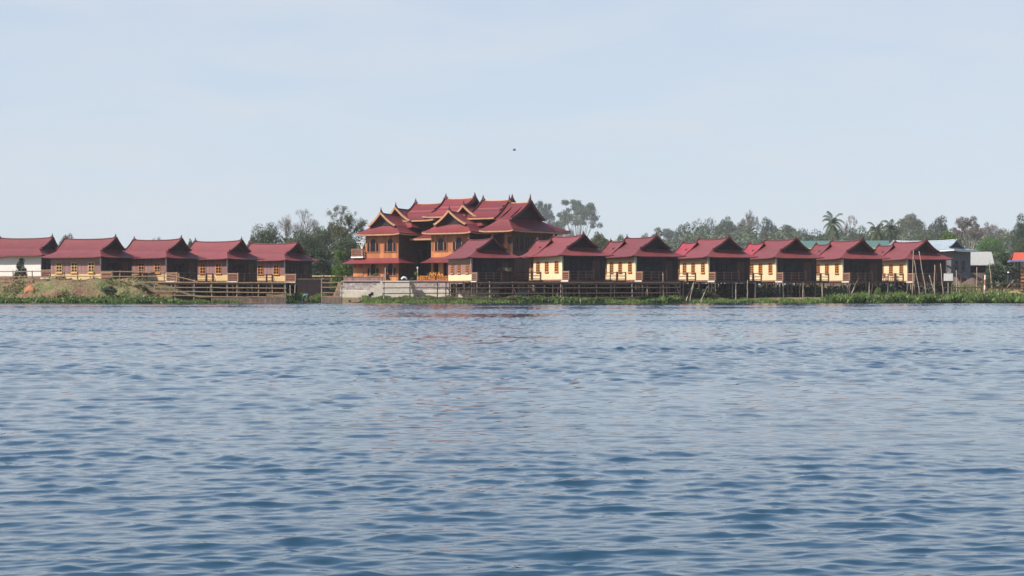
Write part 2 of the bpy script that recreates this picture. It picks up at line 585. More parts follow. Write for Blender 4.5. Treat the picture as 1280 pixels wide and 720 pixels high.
def bungalow(loc, rz, label, wall='cream', roofm='roof_red', wing=True, porch=(-8.6, -4.0), nwin=3, frame='window_orange',
             rows=4, stilts=True, group='red-roofed stilt bungalows', seed=0, band=False, wingroof=None, scale=1.0, eave_drop=0.0, veranda=True, screen=False):
    rng = random.Random(seed)
    t = thing('stilt_bungalow', label, 'bungalow', loc, rz, group, scale)
    top, mid, base = {'cream': ('cream_wall', 'cream_wall', 'cream_wall'), 'purple': ('purple_wall', 'purple_wall', 'cream_base'),
                      'banded': ('beige_band', 'purple_wall', 'cream_base'), 'white': ('white_wall', 'white_wall', 'white_wall'),
                      'bandcream': ('beige_band', 'purple_wall', 'cream_wall')}[wall]
    zt = EZ + 0.25
    mb = MB()
    mb.box(-WL, 0, 0, 0.14, FL, FL + 0.72, 2)
    mb.box(-WL, 0, 0, 0.14, FL + 0.72, EZ - 0.5, 1)
    mb.box(-WL, 0, 0, 0.14, EZ - 0.5, zt, 0)
    mb.build('front_wall', [top, mid, base], t)
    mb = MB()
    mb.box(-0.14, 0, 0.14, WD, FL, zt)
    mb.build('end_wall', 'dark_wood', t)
    mb = MB()
    mb.box(-WL, -0.14, WD - 0.14, WD, FL, zt)
    mb.box(-WL, -WL + 0.14, 0.14, WD - 0.14, FL, zt)
    mb.build('back_wall', 'brown_wood', t)
    if wing:
        mb = MB()
        mb.box(-WL - 2.3, -WL, 0.5, 0.62, FL, FL + 0.72, 1)
        mb.box(-WL - 2.3, -WL, 0.5, 0.62, FL + 0.72, zt - 0.1, 0)
        mb.box(-WL - 2.3, -WL - 2.18, 0.62, 3.6, FL, zt - 0.1, 0)
        mb.box(-WL - 2.18, -WL, 3.48, 3.6, FL, zt - 0.1, 0)
        mb.build('wing_wall', ['purple_wall', 'cream_base'], t)
        window(t, -WL - 1.3, 3.4, 0.9, 1.15, 0.5, frame, rows)
    # floor and decks
    mb = MB()
    mb.box(-WL - (2.3 if wing else 0), 0, 0.0, WD, FL - 0.22, FL - 0.003)
    mb.build('floor', 'dark_wood', t)
    mb = MB()
    mb.box(0.003, 1.7, -0.02, WD, FL - 0.13, FL - 0.006)
    mb.build('veranda_deck', 'brown_wood', t)
    mb = MB()
    mb.box(-0.02, 1.72, -0.10, -0.025, FL - 0.22, FL - 0.02)
    mb.build('deck_beam', 'plinth_white', t)
    mb = MB()
    mb.box(-WL - 0.05, -0.03, -0.06, -0.003, FL - 0.16, FL + 0.04)
    mb.build('sill_beam', 'rail_brown', t)
    if veranda:
        rail(t, (0.08, 0.03, FL), (1.66, 0.03, FL), 0.88, 2, (1.0,), 'rail_wood', panel='rail_brown')
        rail(t, (1.66, 0.2, FL), (1.66, 3.0, FL), 0.88, 4, (0.3, 0.65, 1.0), 'rail_dark')
    if porch:
        a, b = porch
        mb = MB()
        mb.box(a, b, -1.25, -0.07, FL - 0.16, FL - 0.02)
        mb.build('porch_deck', 'rail_brown', t)
        rail(t, (a, -1.2, FL), (b, -1.2, FL), 0.85, max(3, int((b - a) / 1.5) + 1), (0.15, 0.55, 1.0), 'rail_brown')
        rail(t, (b, -1.05, FL), (b, -0.1, FL), 0.85, 2, (0.15, 0.55, 1.0), 'rail_brown')
    for i in range(nwin):
        window(t, (-1.35, -3.9, -6.2)[i], 3.38, 0.92, 1.16, 0.0, frame, rows)
    # veranda front: door, dark glazed opening
    d = MB()
    d.box(0.003, 0.06, 3.5, 4.5, FL + 0.02, FL + 2.1)
    d.box(0.06, 0.085, 3.62, 4.38, FL + 0.2, FL + 1.0)
    d.box(0.06, 0.085, 3.62, 4.38, FL + 1.12, FL + 1.98)
    dd = d.build('door', 'brown_wood', t)
    k = MB()
    k.box(0.086, 0.13, 3.66, 3.72, FL + 1.0, FL + 1.12)
    k.build('handle', 'trim_gold', dd)
    window(t, 2.0, FL + 0.7, 1.9, 1.35, 0.0, 'dark_wood', 2, 3, axis='y', sgn=1)
    p = MB()
    p.tube([(0.05, -0.12, EZ - 0.05), (0.05, -0.12, EZ - 0.55), (0.02, -0.05, EZ - 0.8)], 0.05, 6)
    p.build('downpipe', 'white_paint', t)
    if stilts:
        xs = [-WL + 0.15, -5.0, -2.5, -0.1]
        for y in (0.1, 2.6, WD - 0.1):
            for x in xs:
                s = MB()
                s.tube([(x + rng.uniform(-.15, .15), y + rng.uniform(-.1, .1), -0.9), (x, y, FL - 0.22)], [0.10, 0.085], 6)
                s.build('stilt', 'stilt_wood', t)
        for (x, y) in ((1.62, 0.05), (1.62, 2.6), (1.62, WD - 0.15), (0.8, 0.05), (0.8, 2.6)):
            s = MB()
            s.tube([(x + rng.uniform(-.2, .2), y, -0.9), (x, y, FL - 0.13)], [0.085, 0.075], 6)
            s.build('stilt', rng.choice(['stilt_wood', 'pole_pale']), t)
        if porch:
            for i in range(3):
                x = lerp(porch[0] + 0.1, porch[1] - 0.1, i / 2)
                s = MB()
                s.tube([(x + rng.uniform(-.2, .2), -1.2, -0.9), (x, -1.18, FL - 0.16)], [0.08, 0.07], 6)
                s.build('stilt', rng.choice(['stilt_wood', 'pole_pale']), t)
        for i in range(4):
            y = rng.uniform(0.3, WD)
            x = rng.choice([1.55, -0.05])
            s = MB()
            s.bar((x, y - rng.uniform(-1.3, 1.3), 0.05), (x, y, FL - 0.25), 0.09)
            s.build('brace', rng.choice(['stilt_wood', 'pole_pale', 'rail_dark']), t)
        for i in range(10 if wing else 0):
            x, y = rng.uniform(-WL, 1.6), rng.uniform(0.1, WD)
            s = MB()
            s.tube([(x + rng.uniform(-.5, .5), y + rng.uniform(-.5, .5), -0.9), (x, y, FL - 0.23)], [0.06, 0.05], 5)
            s.build('stilt', rng.choice(['stilt_wood', 'pole_pale', 'rail_dark']), t)
        s = MB()
        s.box(1.56, 1.66, 0.1, WD - 0.1, FL - 0.30, FL - 0.135)
        s.build('floor_beam', 'rail_dark', t)
    if screen:  # dark plank screen added to keep the space under the floor dark
        s = MB()
        x = -WL
        while x < 1.5:
            s.box(x, x + 0.2, WD - 0.06 + rng.uniform(0, .02), WD - 0.02, -0.2 + rng.uniform(0, .3), FL - 0.32)
            x += 0.21
        y = 0.3
        while y < WD - 0.3:
            s.box(-WL, -WL + 0.04, y, y + 0.2, -0.2 + rng.uniform(0, .3), FL - 0.32)
            y += 0.21
        s.build('darkening_screen', 'dark_wood', t)
    gablet_roof(t, -WL - OV - 0.3, OV, -OV, WD + OV, EZ - eave_drop, ZB, ZR, ix=1.5, iy0=1.5, roof=roofm, horn=0.5)
    if wing:
        gablet_roof(t, -WL - 2.3 - 0.45, -WL + 1.2, -OV + 0.04, 3.6 + 0.35, EZ - 0.03 - eave_drop, ZB - 0.15, ZR - 0.34, ix=0.9, iy0=1.1, roof=wingroof or roofm,
                    name='wing_roof', ends=(1, 0), horn=0.42)
    return t


def place(px, eave_y, theta_app, D=None, scale=1.0):
    """origin + rotation of a bungalow whose near eave corner shows at (px, eave_y)"""
    D = D or (EZ - CAM_Z) * F_PX / (HOR - eave_y)
    az = math.degrees(math.atan((px - 640) / F_PX))
    th = R(theta_app + az)
    c = Vector(((px - 640) / F_PX * D, D, 0))
    off = Matrix.Rotation(-th, 3, 'Z') @ Vector((OV, -OV, 0)) * scale
    o = c - off
    return (o.x, o.y, 0), -th


# left row
bungalow(*place(-40, 319, 40, D=214), 'dark-sided bungalow cut off by the photo edge, beside the white-walled one', 'purple', seed=1)
loc, rz = place(53, 317, 34, D=229)
b_ = bungalow((loc[0], loc[1], 0.45), rz, 'white-walled red-roofed bungalow behind a dark shrub', 'white', porch=None, nwin=0, seed=2, wing=False)
bungalow(*place(126.5, 321.3, 42), 'bungalow on the grassy mound with yellow windows and no front porch', 'banded', porch=None, frame='window_yellow', rows=3, seed=3, wing=False)
bungalow(*place(208, 322.2, 44), 'purple-walled bungalow with the sloping handrail end in front of it', 'purple', porch=(-8.3, -3.0), rows=3, seed=4, screen=True, wing=False)
bungalow(*place(284.5, 323.5, 43), 'purple-walled bungalow between the sloping handrail and the bungalow beside the grey bare tree', 'purple', porch=(-8.3, -2.3), rows=3, seed=5, screen=True, wing=False)
bungalow(*place(357, 325.3, 40), 'purple-walled bungalow beside the bushy trees, above the bending person', 'purple', porch=(-8.3, -2.0), rows=3, seed=6, screen=True, wing=False)
# right row
loc, rz = place(585, 321, 69, D=207, scale=0.96)
bungalow(loc, rz, 'purple and cream bungalow in front of the stone wall and big lodge', 'bandcream', porch=None, seed=7, wing=False, scale=0.96, screen=True)
RL = [(698.7, 319.2, 65, (-9.6, -5.4), 'cream-walled bungalow directly right of the purple and cream one', 'roof_red'),
      (790.7, 320.3, 64.5, (-7.2, -2.4), 'cream-walled bungalow, second cream one counted from the big lodge', 'roof_red'),
      (882, 321.4, 64, (-7.6, -3.2), 'cream-walled bungalow above pale leaning poles standing in the water', 'roof_crimson'),
      (966.7, 322.3, 63, (-7.4, -3.6), 'cream-walled bungalow just left of the one before the green tin roof', 'roof_crimson'),
      (1050, 323.1, 62.5, (-7.4, -3.4), 'cream-walled bungalow in front of the green tin roof', 'roof_red'),
      (1131, 324.0, 61, (-7.4, -0.8), 'cream-walled bungalow behind the leaning poles, next to the grey building', 'roof_red')]
RH = []
for i, (px, ey, th, po, lb, wr) in enumerate(RL):
    RH.append(bungalow(*place(px, ey, th), lb, 'cream', porch=po, seed=20 + i, wingroof=wr, screen=i < 3))

# ------------------------------------------------------------------ the big lodge
KM = 1.045
DB = 213 * KM
TH0 = R(36)
LOC_B = Vector(((588 - 640) / F_PX * DB, DB, CAM_Z * (1 - KM)))
lodge = thing('lodge', 'two-storey orange wooden lodge with many tiered red roofs and golden gables', 'lodge', LOC_B, -TH0, None, KM)
FZ = 2.36


def arch_window(parent, x, z, w, h, y):
    """pointed-arch opening with posts and narrow side lights"""
    o = MB()
    pts = [(x - w / 2, z), (x + w / 2, z)]
    for k in range(9):
        a = math.pi * k / 8
        pts.append((x + w / 2 * math.cos(a), z + h - w * 0.6 + w * 0.6 * (math.sin(a) ** 0.8 if 0 < k < 8 else 0)))
    o.prism(pts, 'y', y - 0.03, y - 0.003)
    for s in (-1, 1):
        o.box(x + s * 0.66 * w / 0.7 - 0.15, x + s * 0.66 * w / 0.7 + 0.15, y - 0.03, y - 0.003, z, z + h * 0.64)
    po = o.build('pane', 'dark_glass')
    fr = MB()
    for s in (-1, 1):
        xp = x + s * (w / 2 + 0.07)
        fr.box(xp - 0.05, xp + 0.05, y - 0.09, y - 0.004, z - 0.02, z + h * 0.68)
        xq = x + s * (0.66 * w / 0.7 + 0.2)
        fr.box(xq - 0.04, xq + 0.04, y - 0.06, y - 0.004, z - 0.02, z + h * 0.66)
    fr.box(x - 1.0, x + 1.0, y - 0.08, y - 0.004, z - 0.10, z - 0.022)
    f = fr.build('window', 'orange_wood', parent)
    po.parent = f


def wing_block(u1, w, v0, porch_open=False, deep=7.5, lower_left=0.0):
    """two-storey gabled wing: eave corner at u1, eave width w, front eave line v0"""
    e0, e1 = u1 - w, u1
    ov = 0.75
    w0, w1 = e0 + ov, e1 - ov
    f0 = v0 + ov
    m = MB()
    m.box(w0, w1, f0, f0 + 0.15, 5.05, 5.8, 1)
    m.box(w0, w1, f0, f0 + 0.15, 5.8, 8.1, 0)
    m.build('front_wall', ['orange_wood', 'orange_panel'], lodge)
    m = MB()
    m.box(w0, w0 + 0.15, f0 + 0.15, f0 + deep, 2.3, 8.1)
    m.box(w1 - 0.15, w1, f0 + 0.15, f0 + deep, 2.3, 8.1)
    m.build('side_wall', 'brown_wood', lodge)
    cx = (w0 + w1) / 2
    for s in (-1, 1):
        arch_window(lodge, cx + s * 1.28, 5.85, 0.72, 1.46, f0)
    m = MB()
    if not porch_open:
        m.box(w0 - lower_left, w1, f0, f0 + 0.15, FZ, 3.05, 1)
        m.box(w0 - lower_left, w1, f0, f0 + 0.15, 3.05, 5.0, 0)
        if lower_left:
            m.box(w0 - lower_left, w0 - lower_left + 0.15, f0 + 0.15, f0 + 5, FZ, 5.0, 0)
            m.box(w0 - lower_left + 0.1, w0 - 0.35, f0 - 0.06, f0 - 0.003, 3.0, 4.0, 1)
        for s in (-1, 1):
            arch_window(lodge, cx + s * 1.28, 3.1, 0.72, 1.35, f0)
    else:
        m.box(w0, w0 + 0.25, f0, f0 + 0.25, FZ, 5.0, 1)
        m.box(w0 + 1.0, w0 + 1.7, f0 + 0.05, f0 + 0.2, FZ, 4.9, 1)
        m.box(w1 - 0.25, w1, f0, f0 + 0.25, FZ, 5.0, 1)
        m.box(w0 + 2.0, w1 - 0.3, f0 + 0.3, f0 + 0.45, FZ, 5.0, 0)
    m.build('lower_wall', ['orange_wood', 'orange_panel'], lodge)
    # skirt roof between the storeys
    s0, s1 = w0 - lower_left - (0.9 if lower_left else 0.75), w1 + 0.95
    m = MB()
    rows = []
    for k in range(4):
        t = k / 3
        z = lerp(4.52, 5.12, t) - 0.06 * math.sin(math.pi * t)
        rows.append([Vector((lerp(lerp(s0, w0 - lower_left, t), lerp(s1, w1, t), j / 6), lerp(f0 - 1.0, f0 + 0.02, t), z)) for j in range(7)])
    m.sheet(rows, 0.07)
    rows = []
    for k in range(4):
        t = k / 3
        z = lerp(4.52, 5.12, t) - 0.06 * math.sin(math.pi * t)
        rows.append([Vector((lerp(s1, w1 - 0.02, t), lerp(lerp(f0 - 1.0, f0 + 0.02, t), f0 + 2.4, j / 6), z)) for j in range(7)])
    m.sheet(rows, 0.07)
    o = m.build('skirt_roof', 'roof_main', lodge)
    fix_normals(o)
    # tiered roofs, ridge running back
    gablet_roof(lodge, v0, v0 + 7.2, e0, e1, 7.9, 8.76, 10.1, ix=1.1, iy0=1.27, roof='roof_main', trim='trim_gold', axis='y',
                ends=(1, 0), horn=0.7, fascia='trim_gold', barge=0.23, cap='roof_main', over=0.4, flare=0.2)
    gablet_roof(lodge, v0 + 2.7, v0 + 8.2, e0 + 0.35, e1 - 0.35, 8.6, 9.42, 10.78, ix=1.0, iy0=0.95, roof='roof_main', trim='trim_gold', axis='y',
                ends=(1, 0), horn=0.7, barge=0.23, cap='roof_main', over=0.35, flare=0.2)


wing_block(-9.7, 6.4, -0.6, lower_left=1.9)
wing_block(0.0, 6.9, 0.0, porch_open=True)
# core hall with its high roofs
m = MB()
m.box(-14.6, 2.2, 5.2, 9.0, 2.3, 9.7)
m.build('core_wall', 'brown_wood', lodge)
m = MB()
m.box(-10.3, -6.1, 3.6, 5.197, 5.0, 5.2)
for k in range(9):
    x = -10.2 + k * 0.5
    m.box(x, x + 0.05, 3.65, 3.7, 5.2, 6.0)
m.box(-10.3, -6.1, 3.6, 3.72, 6.0, 6.08)
m.build('balcony', 'dark_wood', lodge)
m = MB()
rows = [[Vector((lerp(-9.9, -6.1, j / 4), lerp(1.6, 4.8, k / 3), lerp(7.3, 8.2, k / 3) - 0.06 * math.sin(math.pi * k / 3))) for j in range(5)] for k in range(4)]
m.sheet(rows, 0.08)
o = m.build('balcony_roof', 'roof_main', lodge)
fix_normals(o)
m = MB()
m.bar((-9.9, 1.57, 7.2), (-6.15, 1.57, 7.2), 0.06, 0.2)
m.build('fascia', 'trim_gold', lodge)
for (u0, u1, ze, zr) in ((-12.4, -8.8, 9.8, 11.55), (-7.9, -4.3, 10.15, 12.0), (-2.5, 1.0, 9.85, 11.65)):
    gablet_roof(lodge, u0 - 1.25, u1 + 1.25, 2.9, 9.3, ze - 0.25, ze + 0.5, zr - 0.32, ix=1.4, iy0=1.2, roof='roof_main', trim='trim_maroon', horn=0.66,
                fascia='trim_gold', barge=0.32, cap='trim_gold', over=0.3, flare=0.35)
    gablet_roof(lodge, u0 - 0.65, u1 + 0.65, 4.2, 8.0, ze + 0.55, ze + 0.9, zr - 0.12, ix=0.8, iy0=0.5, roof='roof_main', trim='trim_maroon', horn=0.66,
                barge=0.30, cap='trim_gold', over=0.25, flare=0.3)
# right pavilion, gable turned away from the sun
gablet_roof(lodge, 1.2, 5.8, 0.0, 11.2, 8.0, 9.24, 11.1, ix=1.6, iy0=1.45, iy1=3.6, roof='roof_main', trim='trim_maroon', horn=0.9,
            fascia='trim_gold', barge=0.34, cap='trim_gold', over=0.5, flare=0.35)
m = MB()
m.box(3.3, 4.897, 1.9, 2.05, 2.3, 8.2, 0)
m.build('front_wall', 'orange_wood', lodge)
m = MB()
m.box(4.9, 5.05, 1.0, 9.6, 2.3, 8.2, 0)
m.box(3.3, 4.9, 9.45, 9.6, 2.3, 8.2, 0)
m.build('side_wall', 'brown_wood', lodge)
for k in range(6):
    window(lodge, 1.7 + k * 1.05, 5.9, 0.5, 1.35, 5.05, 'dark_wood', 1, 1, axis='y', sgn=1)
o = MB()
o.prism([(4.1 + 0.38 * math.cos(a * math.pi / 6), 6.9 + 0.42 * math.sin(a * math.pi / 6)) for a in range(12)], 'y', 1.84, 1.897)
o.build('round_window', 'dark_glass', lodge)
# side balcony with its railing and slab
m = MB()
m.box(-17.2, -15.37, -0.3, 2.2, 5.14, 5.30)
m.build('balcony_slab', 'white_paint', lodge)
rail(lodge, (-17.1, -0.2, 5.3), (-15.45, -0.2, 5.3), 0.85, 2, (1.0,), 'orange_wood', panel='rail_brown')
rail(lodge, (-17.1, -0.1, 5.3), (-17.1, 2.1, 5.3), 0.85, 3, (0.2, 0.6, 1.0), 'orange_wood')
# lamp-like white mast on that balcony
mat_l = lodge.matrix_basis


def from_lodge(u, v, z):
    return Matrix.Translation(LOC_B) @ Matrix.Rotation(-TH0, 4, 'Z') @ Matrix.Scale(KM, 4) @ Vector((u, v, z))


an = thing('aerial_mast', 'white T-shaped aerial mast standing on the lodge balcony', 'aerial', from_lodge(-16.3, 0.6, 5.3), -TH0)
m = MB()
m.tube([(0, 0, 0), (0, 0, 2.0)], [0.09, 0.05], 7)
m.build('pole', 'white_paint', an)
m = MB()
m.bar((-0.85, 0, 1.75), (0.85, 0, 1.75), 0.07)
for x in (-0.8, -0.4, 0, 0.4, 0.8):
    m.bar((x, -0.25, 1.82), (x, 0.25, 1.82), 0.03)
m.build('crossbar', 'white_paint', an)
m = MB()
m.bar((-0.35, 0, 1.6), (0, 0, 0.9), 0.06)
m.bar((0.35, 0, 1.6), (0, 0, 0.9), 0.06)
m.build('brace', 'white_paint', an)

# ------------------------------------------------------------------ ground, bank, terrace
rs = np.random.RandomState(3)
NW = [(rs.uniform(0.25, 2.6), rs.uniform(0, 6.28), rs.uniform(0, 6.28)) for _ in range(26)]


def wob(x, y):
    s = 0
    for k, a, ph in NW:
        s = s + np.sin((x * math.cos(a) + y * math.sin(a)) * k + ph) / (1 + k * 1.5)
    return s / 4.0


def sst(a, b, x):
    t = np.clip((x - a) / (b - a), 0, 1)
    return t * t * (3 - 2 * t)


def shore(x):
    return 203.6 + 0.8 * np.sin(x * 0.21 + 1) + 0.5 * np.sin(x * 0.55) + 8.5 * sst(15.3, 18.5, x) * (1 - sst(28, 35, x)) - 1.4 * sst(-36, -40, x) - 1.8 * sst(-13, -10, x) * (1 - sst(15, 18, x)) + 1.5 * sst(-30, -24, x) * (1 - sst(-18, -14, x)) + 5.0 * sst(-21.3, -20.4, x) * (1 - sst(-16.6, -15.6, x))


def tz(x, y):
    x = np.asarray(x, float)
    y = np.asarray(y, float)
    d = y - shore(x)
    z = np.where(d < 0, np.maximum(d * 0.25, -1.6), 0.55 * sst(0, 5, d) + 0.02)
    z = z + 1.35 * sst(226, 246, y) * sst(-5, 30, x) + 1.5 * sst(232, 250, y) * (1 - sst(-5, 30, x))
    z = z + 2.0 * sst(300, 900, y)
    mound = sst(-34.5, -42, x) * sst(0.8, 7.0, d + 0.7 * wob(x * 1.3, y * 1.3))
    z = np.maximum(z, 0) * 1.0 + np.minimum(z, 0) + np.where(mound > 0, mound * np.maximum(0, 2.45 + 0.25 * wob(x, y) - np.maximum(z, 0)), 0)
    z = z + 0.35 * wob(x * 2, y * 2) * sst(1.0, 3, d) * sst(-33, -40, x) * (1 - sst(212, 216, y))
    terr = sst(217.7, 218.2, y + 0.176 * (x + 9)) * sst(-20.6, -19.9, x) * (1 - sst(1.5, 3.0, x))
    z = lerp(z, 2.34, terr * (1 - sst(250, 270, y)))
    z = z + 0.05 * wob(x * 1.7, y * 1.7) * sst(0.3, 1.5, d) * (1 - terr)
    return z


def axis_pts(lo, hi, step, far_lo, far_hi, g=1.25):
    a = list(np.arange(lo, hi + 1e-6, step))
    s = step
    while a[-1] < far_hi:
        s *= g
        a.append(min(far_hi, a[-1] + s))
    s = step
    while a[0] > far_lo:
        s *= g
        a.insert(0, max(far_lo, a[0] - s))
    return np.array(a)


gx = axis_pts(-64, 64, 0.35, -1500, 1500)
gy = axis_pts(199, 256, 0.35, 190, 1500)
X, Y = np.meshgrid(gx, gy)
Z = tz(X, Y)


def grid_mesh(name, X, Y, Z, mats_, smooth=True):
    r, c = X.shape
    me = bpy.data.meshes.new(name)
    co = np.stack([X, Y, Z], -1).reshape(-1, 3).astype(np.float32)
    idx = np.arange(r * c).reshape(r, c)
    q = np.stack([idx[:-1, :-1], idx[:-1, 1:], idx[1:, 1:], idx[1:, :-1]], -1).reshape(-1, 4).astype(np.int32)
    me.vertices.add(len(co))
    me.vertices.foreach_set('co', co.ravel())
    me.loops.add(q.size)
    me.loops.foreach_set('vertex_index', q.ravel())
    me.polygons.add(len(q))
    me.polygons.foreach_set('loop_start', np.arange(0, q.size, 4, dtype=np.int32))
    me.polygons.foreach_set('loop_total', np.full(len(q), 4, np.int32))
    if smooth:
        me.polygons.foreach_set('use_smooth', np.ones(len(q), bool))
    me.update(calc_edges=True)
    me.validate()
    for m_ in mats_:
        me.materials.append(m_)
    o = bpy.data.objects.new(name, me)
    COL.objects.link(o)
    return o


def ground_mat():
    m = bpy.data.materials.new('earth')
    m.use_nodes = True
    nt = m.node_tree
    b = nt.nodes['Principled BSDF']
    b.inputs['Roughness'].default_value = 0.95
    b.inputs['Specular IOR Level'].default_value = 0.1
    tc = nt.nodes.new('ShaderNodeTexCoord')
    n1 = nt.nodes.new('ShaderNodeTexNoise')
    n1.inputs['Scale'].default_value = 0.35
    n1.inputs['Detail'].default_value = 7
    n1.inputs['Roughness'].default_value = 0.7
    nt.links.new(tc.outputs['Object'], n1.inputs['Vector'])
    rp = nt.nodes.new('ShaderNodeValToRGB')
    els = rp.color_ramp.elements
    els[0].position = 0.36
    els[0].color = (0.17, 0.085, 0.055, 1)
    els[1].position = 0.68
    els[1].color = (0.10, 0.14, 0.045, 1)
    e = els.new(0.46)
    e.color = (0.22, 0.15, 0.085, 1)
    e = els.new(0.55)
    e.color = (0.16, 0.155, 0.07, 1)
    nt.links.new(n1.outputs['Fac'], rp.inputs[0])
    n2 = nt.nodes.new('ShaderNodeTexNoise')
    n2.inputs['Scale'].default_value = 3.5
    n2.inputs['Detail'].default_value = 6
    nt.links.new(tc.outputs['Object'], n2.inputs['Vector'])
    mr = nt.nodes.new('ShaderNodeMapRange')
    mr.inputs['From Min'].default_value = 0.3
    mr.inputs['From Max'].default_value = 0.7
    mr.inputs['To Min'].default_value = 0.55
    mr.inputs['To Max'].default_value = 1.25
    nt.links.new(n2.outputs['Fac'], mr.inputs['Value'])
    hs = nt.nodes.new('ShaderNodeHueSaturation')
    nt.links.new(rp.outputs[0], hs.inputs['Color'])
    nt.links.new(mr.outputs[0], hs.inputs['Value'])
    nt.links.new(hs.outputs[0], b.inputs['Base Color'])
    bp = nt.nodes.new('ShaderNodeBump')
    bp.inputs['Distance'].default_value = 0.25
    nt.links.new(n2.outputs['Fac'], bp.inputs['Height'])
    nt.links.new(bp.outputs[0], b.inputs['Normal'])
    MATS['earth'] = m
    return m


tag(grid_mesh('ground', X, Y, Z, [ground_mat()]), kind='structure')

# ------------------------------------------------------------------ water
def water_mat():
    m = bpy.data.materials.new('lake_water')
    m.use_nodes = True
    nt = m.node_tree
    b = nt.nodes['Principled BSDF']
    b.inputs['Base Color'].default_value = (0.011, 0.042, 0.068, 1)
    b.inputs['Roughness'].default_value = 0.05
    b.inputs['IOR'].default_value = 1.333
    b.inputs['Specular IOR Level'].default_value = 0.5
    tc = nt.nodes.new('ShaderNodeTexCoord')
    mp = nt.nodes.new('ShaderNodeMapping')
    mp.inputs['Scale'].default_value = (0.7, 1.0, 1.0)
    nz = nt.nodes.new('ShaderNodeTexNoise')
    nz.inputs['Scale'].default_value = 14
    nz.inputs['Detail'].default_value = 3
    nt.links.new(tc.outputs['Object'], mp.inputs[0])
    nt.links.new(mp.outputs[0], nz.inputs['Vector'])
    bp = nt.nodes.new('ShaderNodeBump')
    bp.inputs['Strength'].default_value = 0.10
    bp.inputs['Distance'].default_value = 0.02
    nt.links.new(nz.outputs['Fac'], bp.inputs['Height'])
    nt.links.new(bp.outputs[0], b.inputs['Normal'])
    MATS['lake_water'] = m
    return m


WM = water_mat()
C_Y = -8.0
rows = []
d = 3.2
while d < 214:
    rows.append(d)
    d += min(max(d * d / (1920 * 1.1) * 0.55, 0.010), 0.125)
rr = np.array(rows) - C_Y
ang = np.linspace(R(-20), R(20), 1050)
side_a = [R(20)]
st_a = R(40) / 1049
while side_a[-1] < R(80):
    st_a *= 1.035
    side_a.append(side_a[-1] + st_a)
side_a = np.array(side_a[1:])
ang = np.concatenate([-side_a[::-1], ang, side_a])
A_, R_ = np.meshgrid(ang, rr)
WX = R_ * np.sin(A_)
WY = R_ * np.cos(A_) + C_Y
rw = np.random.RandomState(11)
NWV = 140
lam = np.exp(rw.uniform(np.log(0.065), np.log(0.8), NWV))
dirs = R(-90) + rw.normal(0, R(35), NWV) + R(12)
ph = rw.uniform(0, 6.28, NWV)
spc = np.concatenate([[0.02], np.diff(np.array(rows))])[:, None]
sp_all = np.maximum(spc, R_ * np.gradient(ang)[None, :] * 0.8)
# gusts: slow changes of wave strength over the lake
gust = np.zeros_like(WX)
for _ in range(14):
    L_ = np.exp(rw.uniform(np.log(4), np.log(45)))
    a_ = rw.uniform(0, 6.28)
    gust += np.sin((WX * 0.45 * math.cos(a_) + WY * math.sin(a_)) * 6.28 / L_ + rw.uniform(0, 6.28))
gust = np.clip(1.0 + 0.20 * gust / 1.6, 0.45, 1.6) * (0.74 + 0.78 * np.clip((R_ - 17) / 28, 0, 1) - 0.35 * np.clip((R_ - 85) / 90, 0, 1))
H_ = np.zeros_like(WX)
DX = np.zeros_like(WX)
DY = np.zeros_like(WX)
SL = 0.122 * math.sqrt(2.0 / NWV)
for l_, a_, p_ in zip(lam, dirs, ph):
    k = 6.2832 / l_
    wgt = 1.0 if l_ < 0.33 else (0.33 / l_) ** 0.6
    amp = SL * wgt / k
    fade = np.clip((l_ / sp_all - 1.3) / 0.9, 0, 1)
    arg = k * (WX * math.cos(a_) + WY * math.sin(a_)) + p_
    sn = np.sin(arg)
    cs = np.cos(arg)
    H_ += amp * fade * cs
    DX -= 1.3 * amp * fade * sn * math.cos(a_)
    DY -= 1.3 * amp * fade * sn * math.sin(a_)
H_ *= gust
WX2, WY2 = WX + DX * gust, WY + DY * gust
lake = grid_mesh('lake_water', WX2, WY2, H_, [WM])
tag(lake, kind='structure')
outer = MB()
outer.add([(-1450, -600, -0.16), (1450, -600, -0.16), (1450, 212, -0.16), (-1450, 212, -0.16)], [(0, 1, 2, 3)])
tag(outer.build('open_water', 'lake_water'), kind='structure')

# ------------------------------------------------------------------ stone embankment, steps, sign, jetty
def wx(px, D):
    return (px - 640) / F_PX * D


sw_ = thing('embankment_wall', 'sloping rubble stone retaining wall with a white plastered foot below the lodge', 'retaining wall', (-9, 216.3, 0), -R(10))
m = MB()
xl, xr = -10.6, 11.0
m.prism([(-0.75, 1.35), (0.65, 2.40), (1.35, 2.40), (1.35, 0.1), (-0.75, 0.1)], 'x', xl, xr)
m.prism([(xl - 0.9, 0.1), (xl - 0.9, 0.5), (xl - 0.003, 2.40), (xl - 0.003, 0.1)], 'y', 0.2, 22)
o = m.build('stone_facing', 'stone_rubble', sw_)
fix_normals(o)
m = MB()
m.prism([(-1.0, 0.2), (-0.95, 1.38), (-0.752, 1.42), (-0.752, 0.2)], 'x', xl + 0.2, xr)
o = m.build('plinth', 'plinth_white', sw_)
fix_normals(o)
m = MB()
m.box(xl, xr, 0.30, 0.95, 2.403, 2.47)
m.build('coping', 'concrete', sw_)

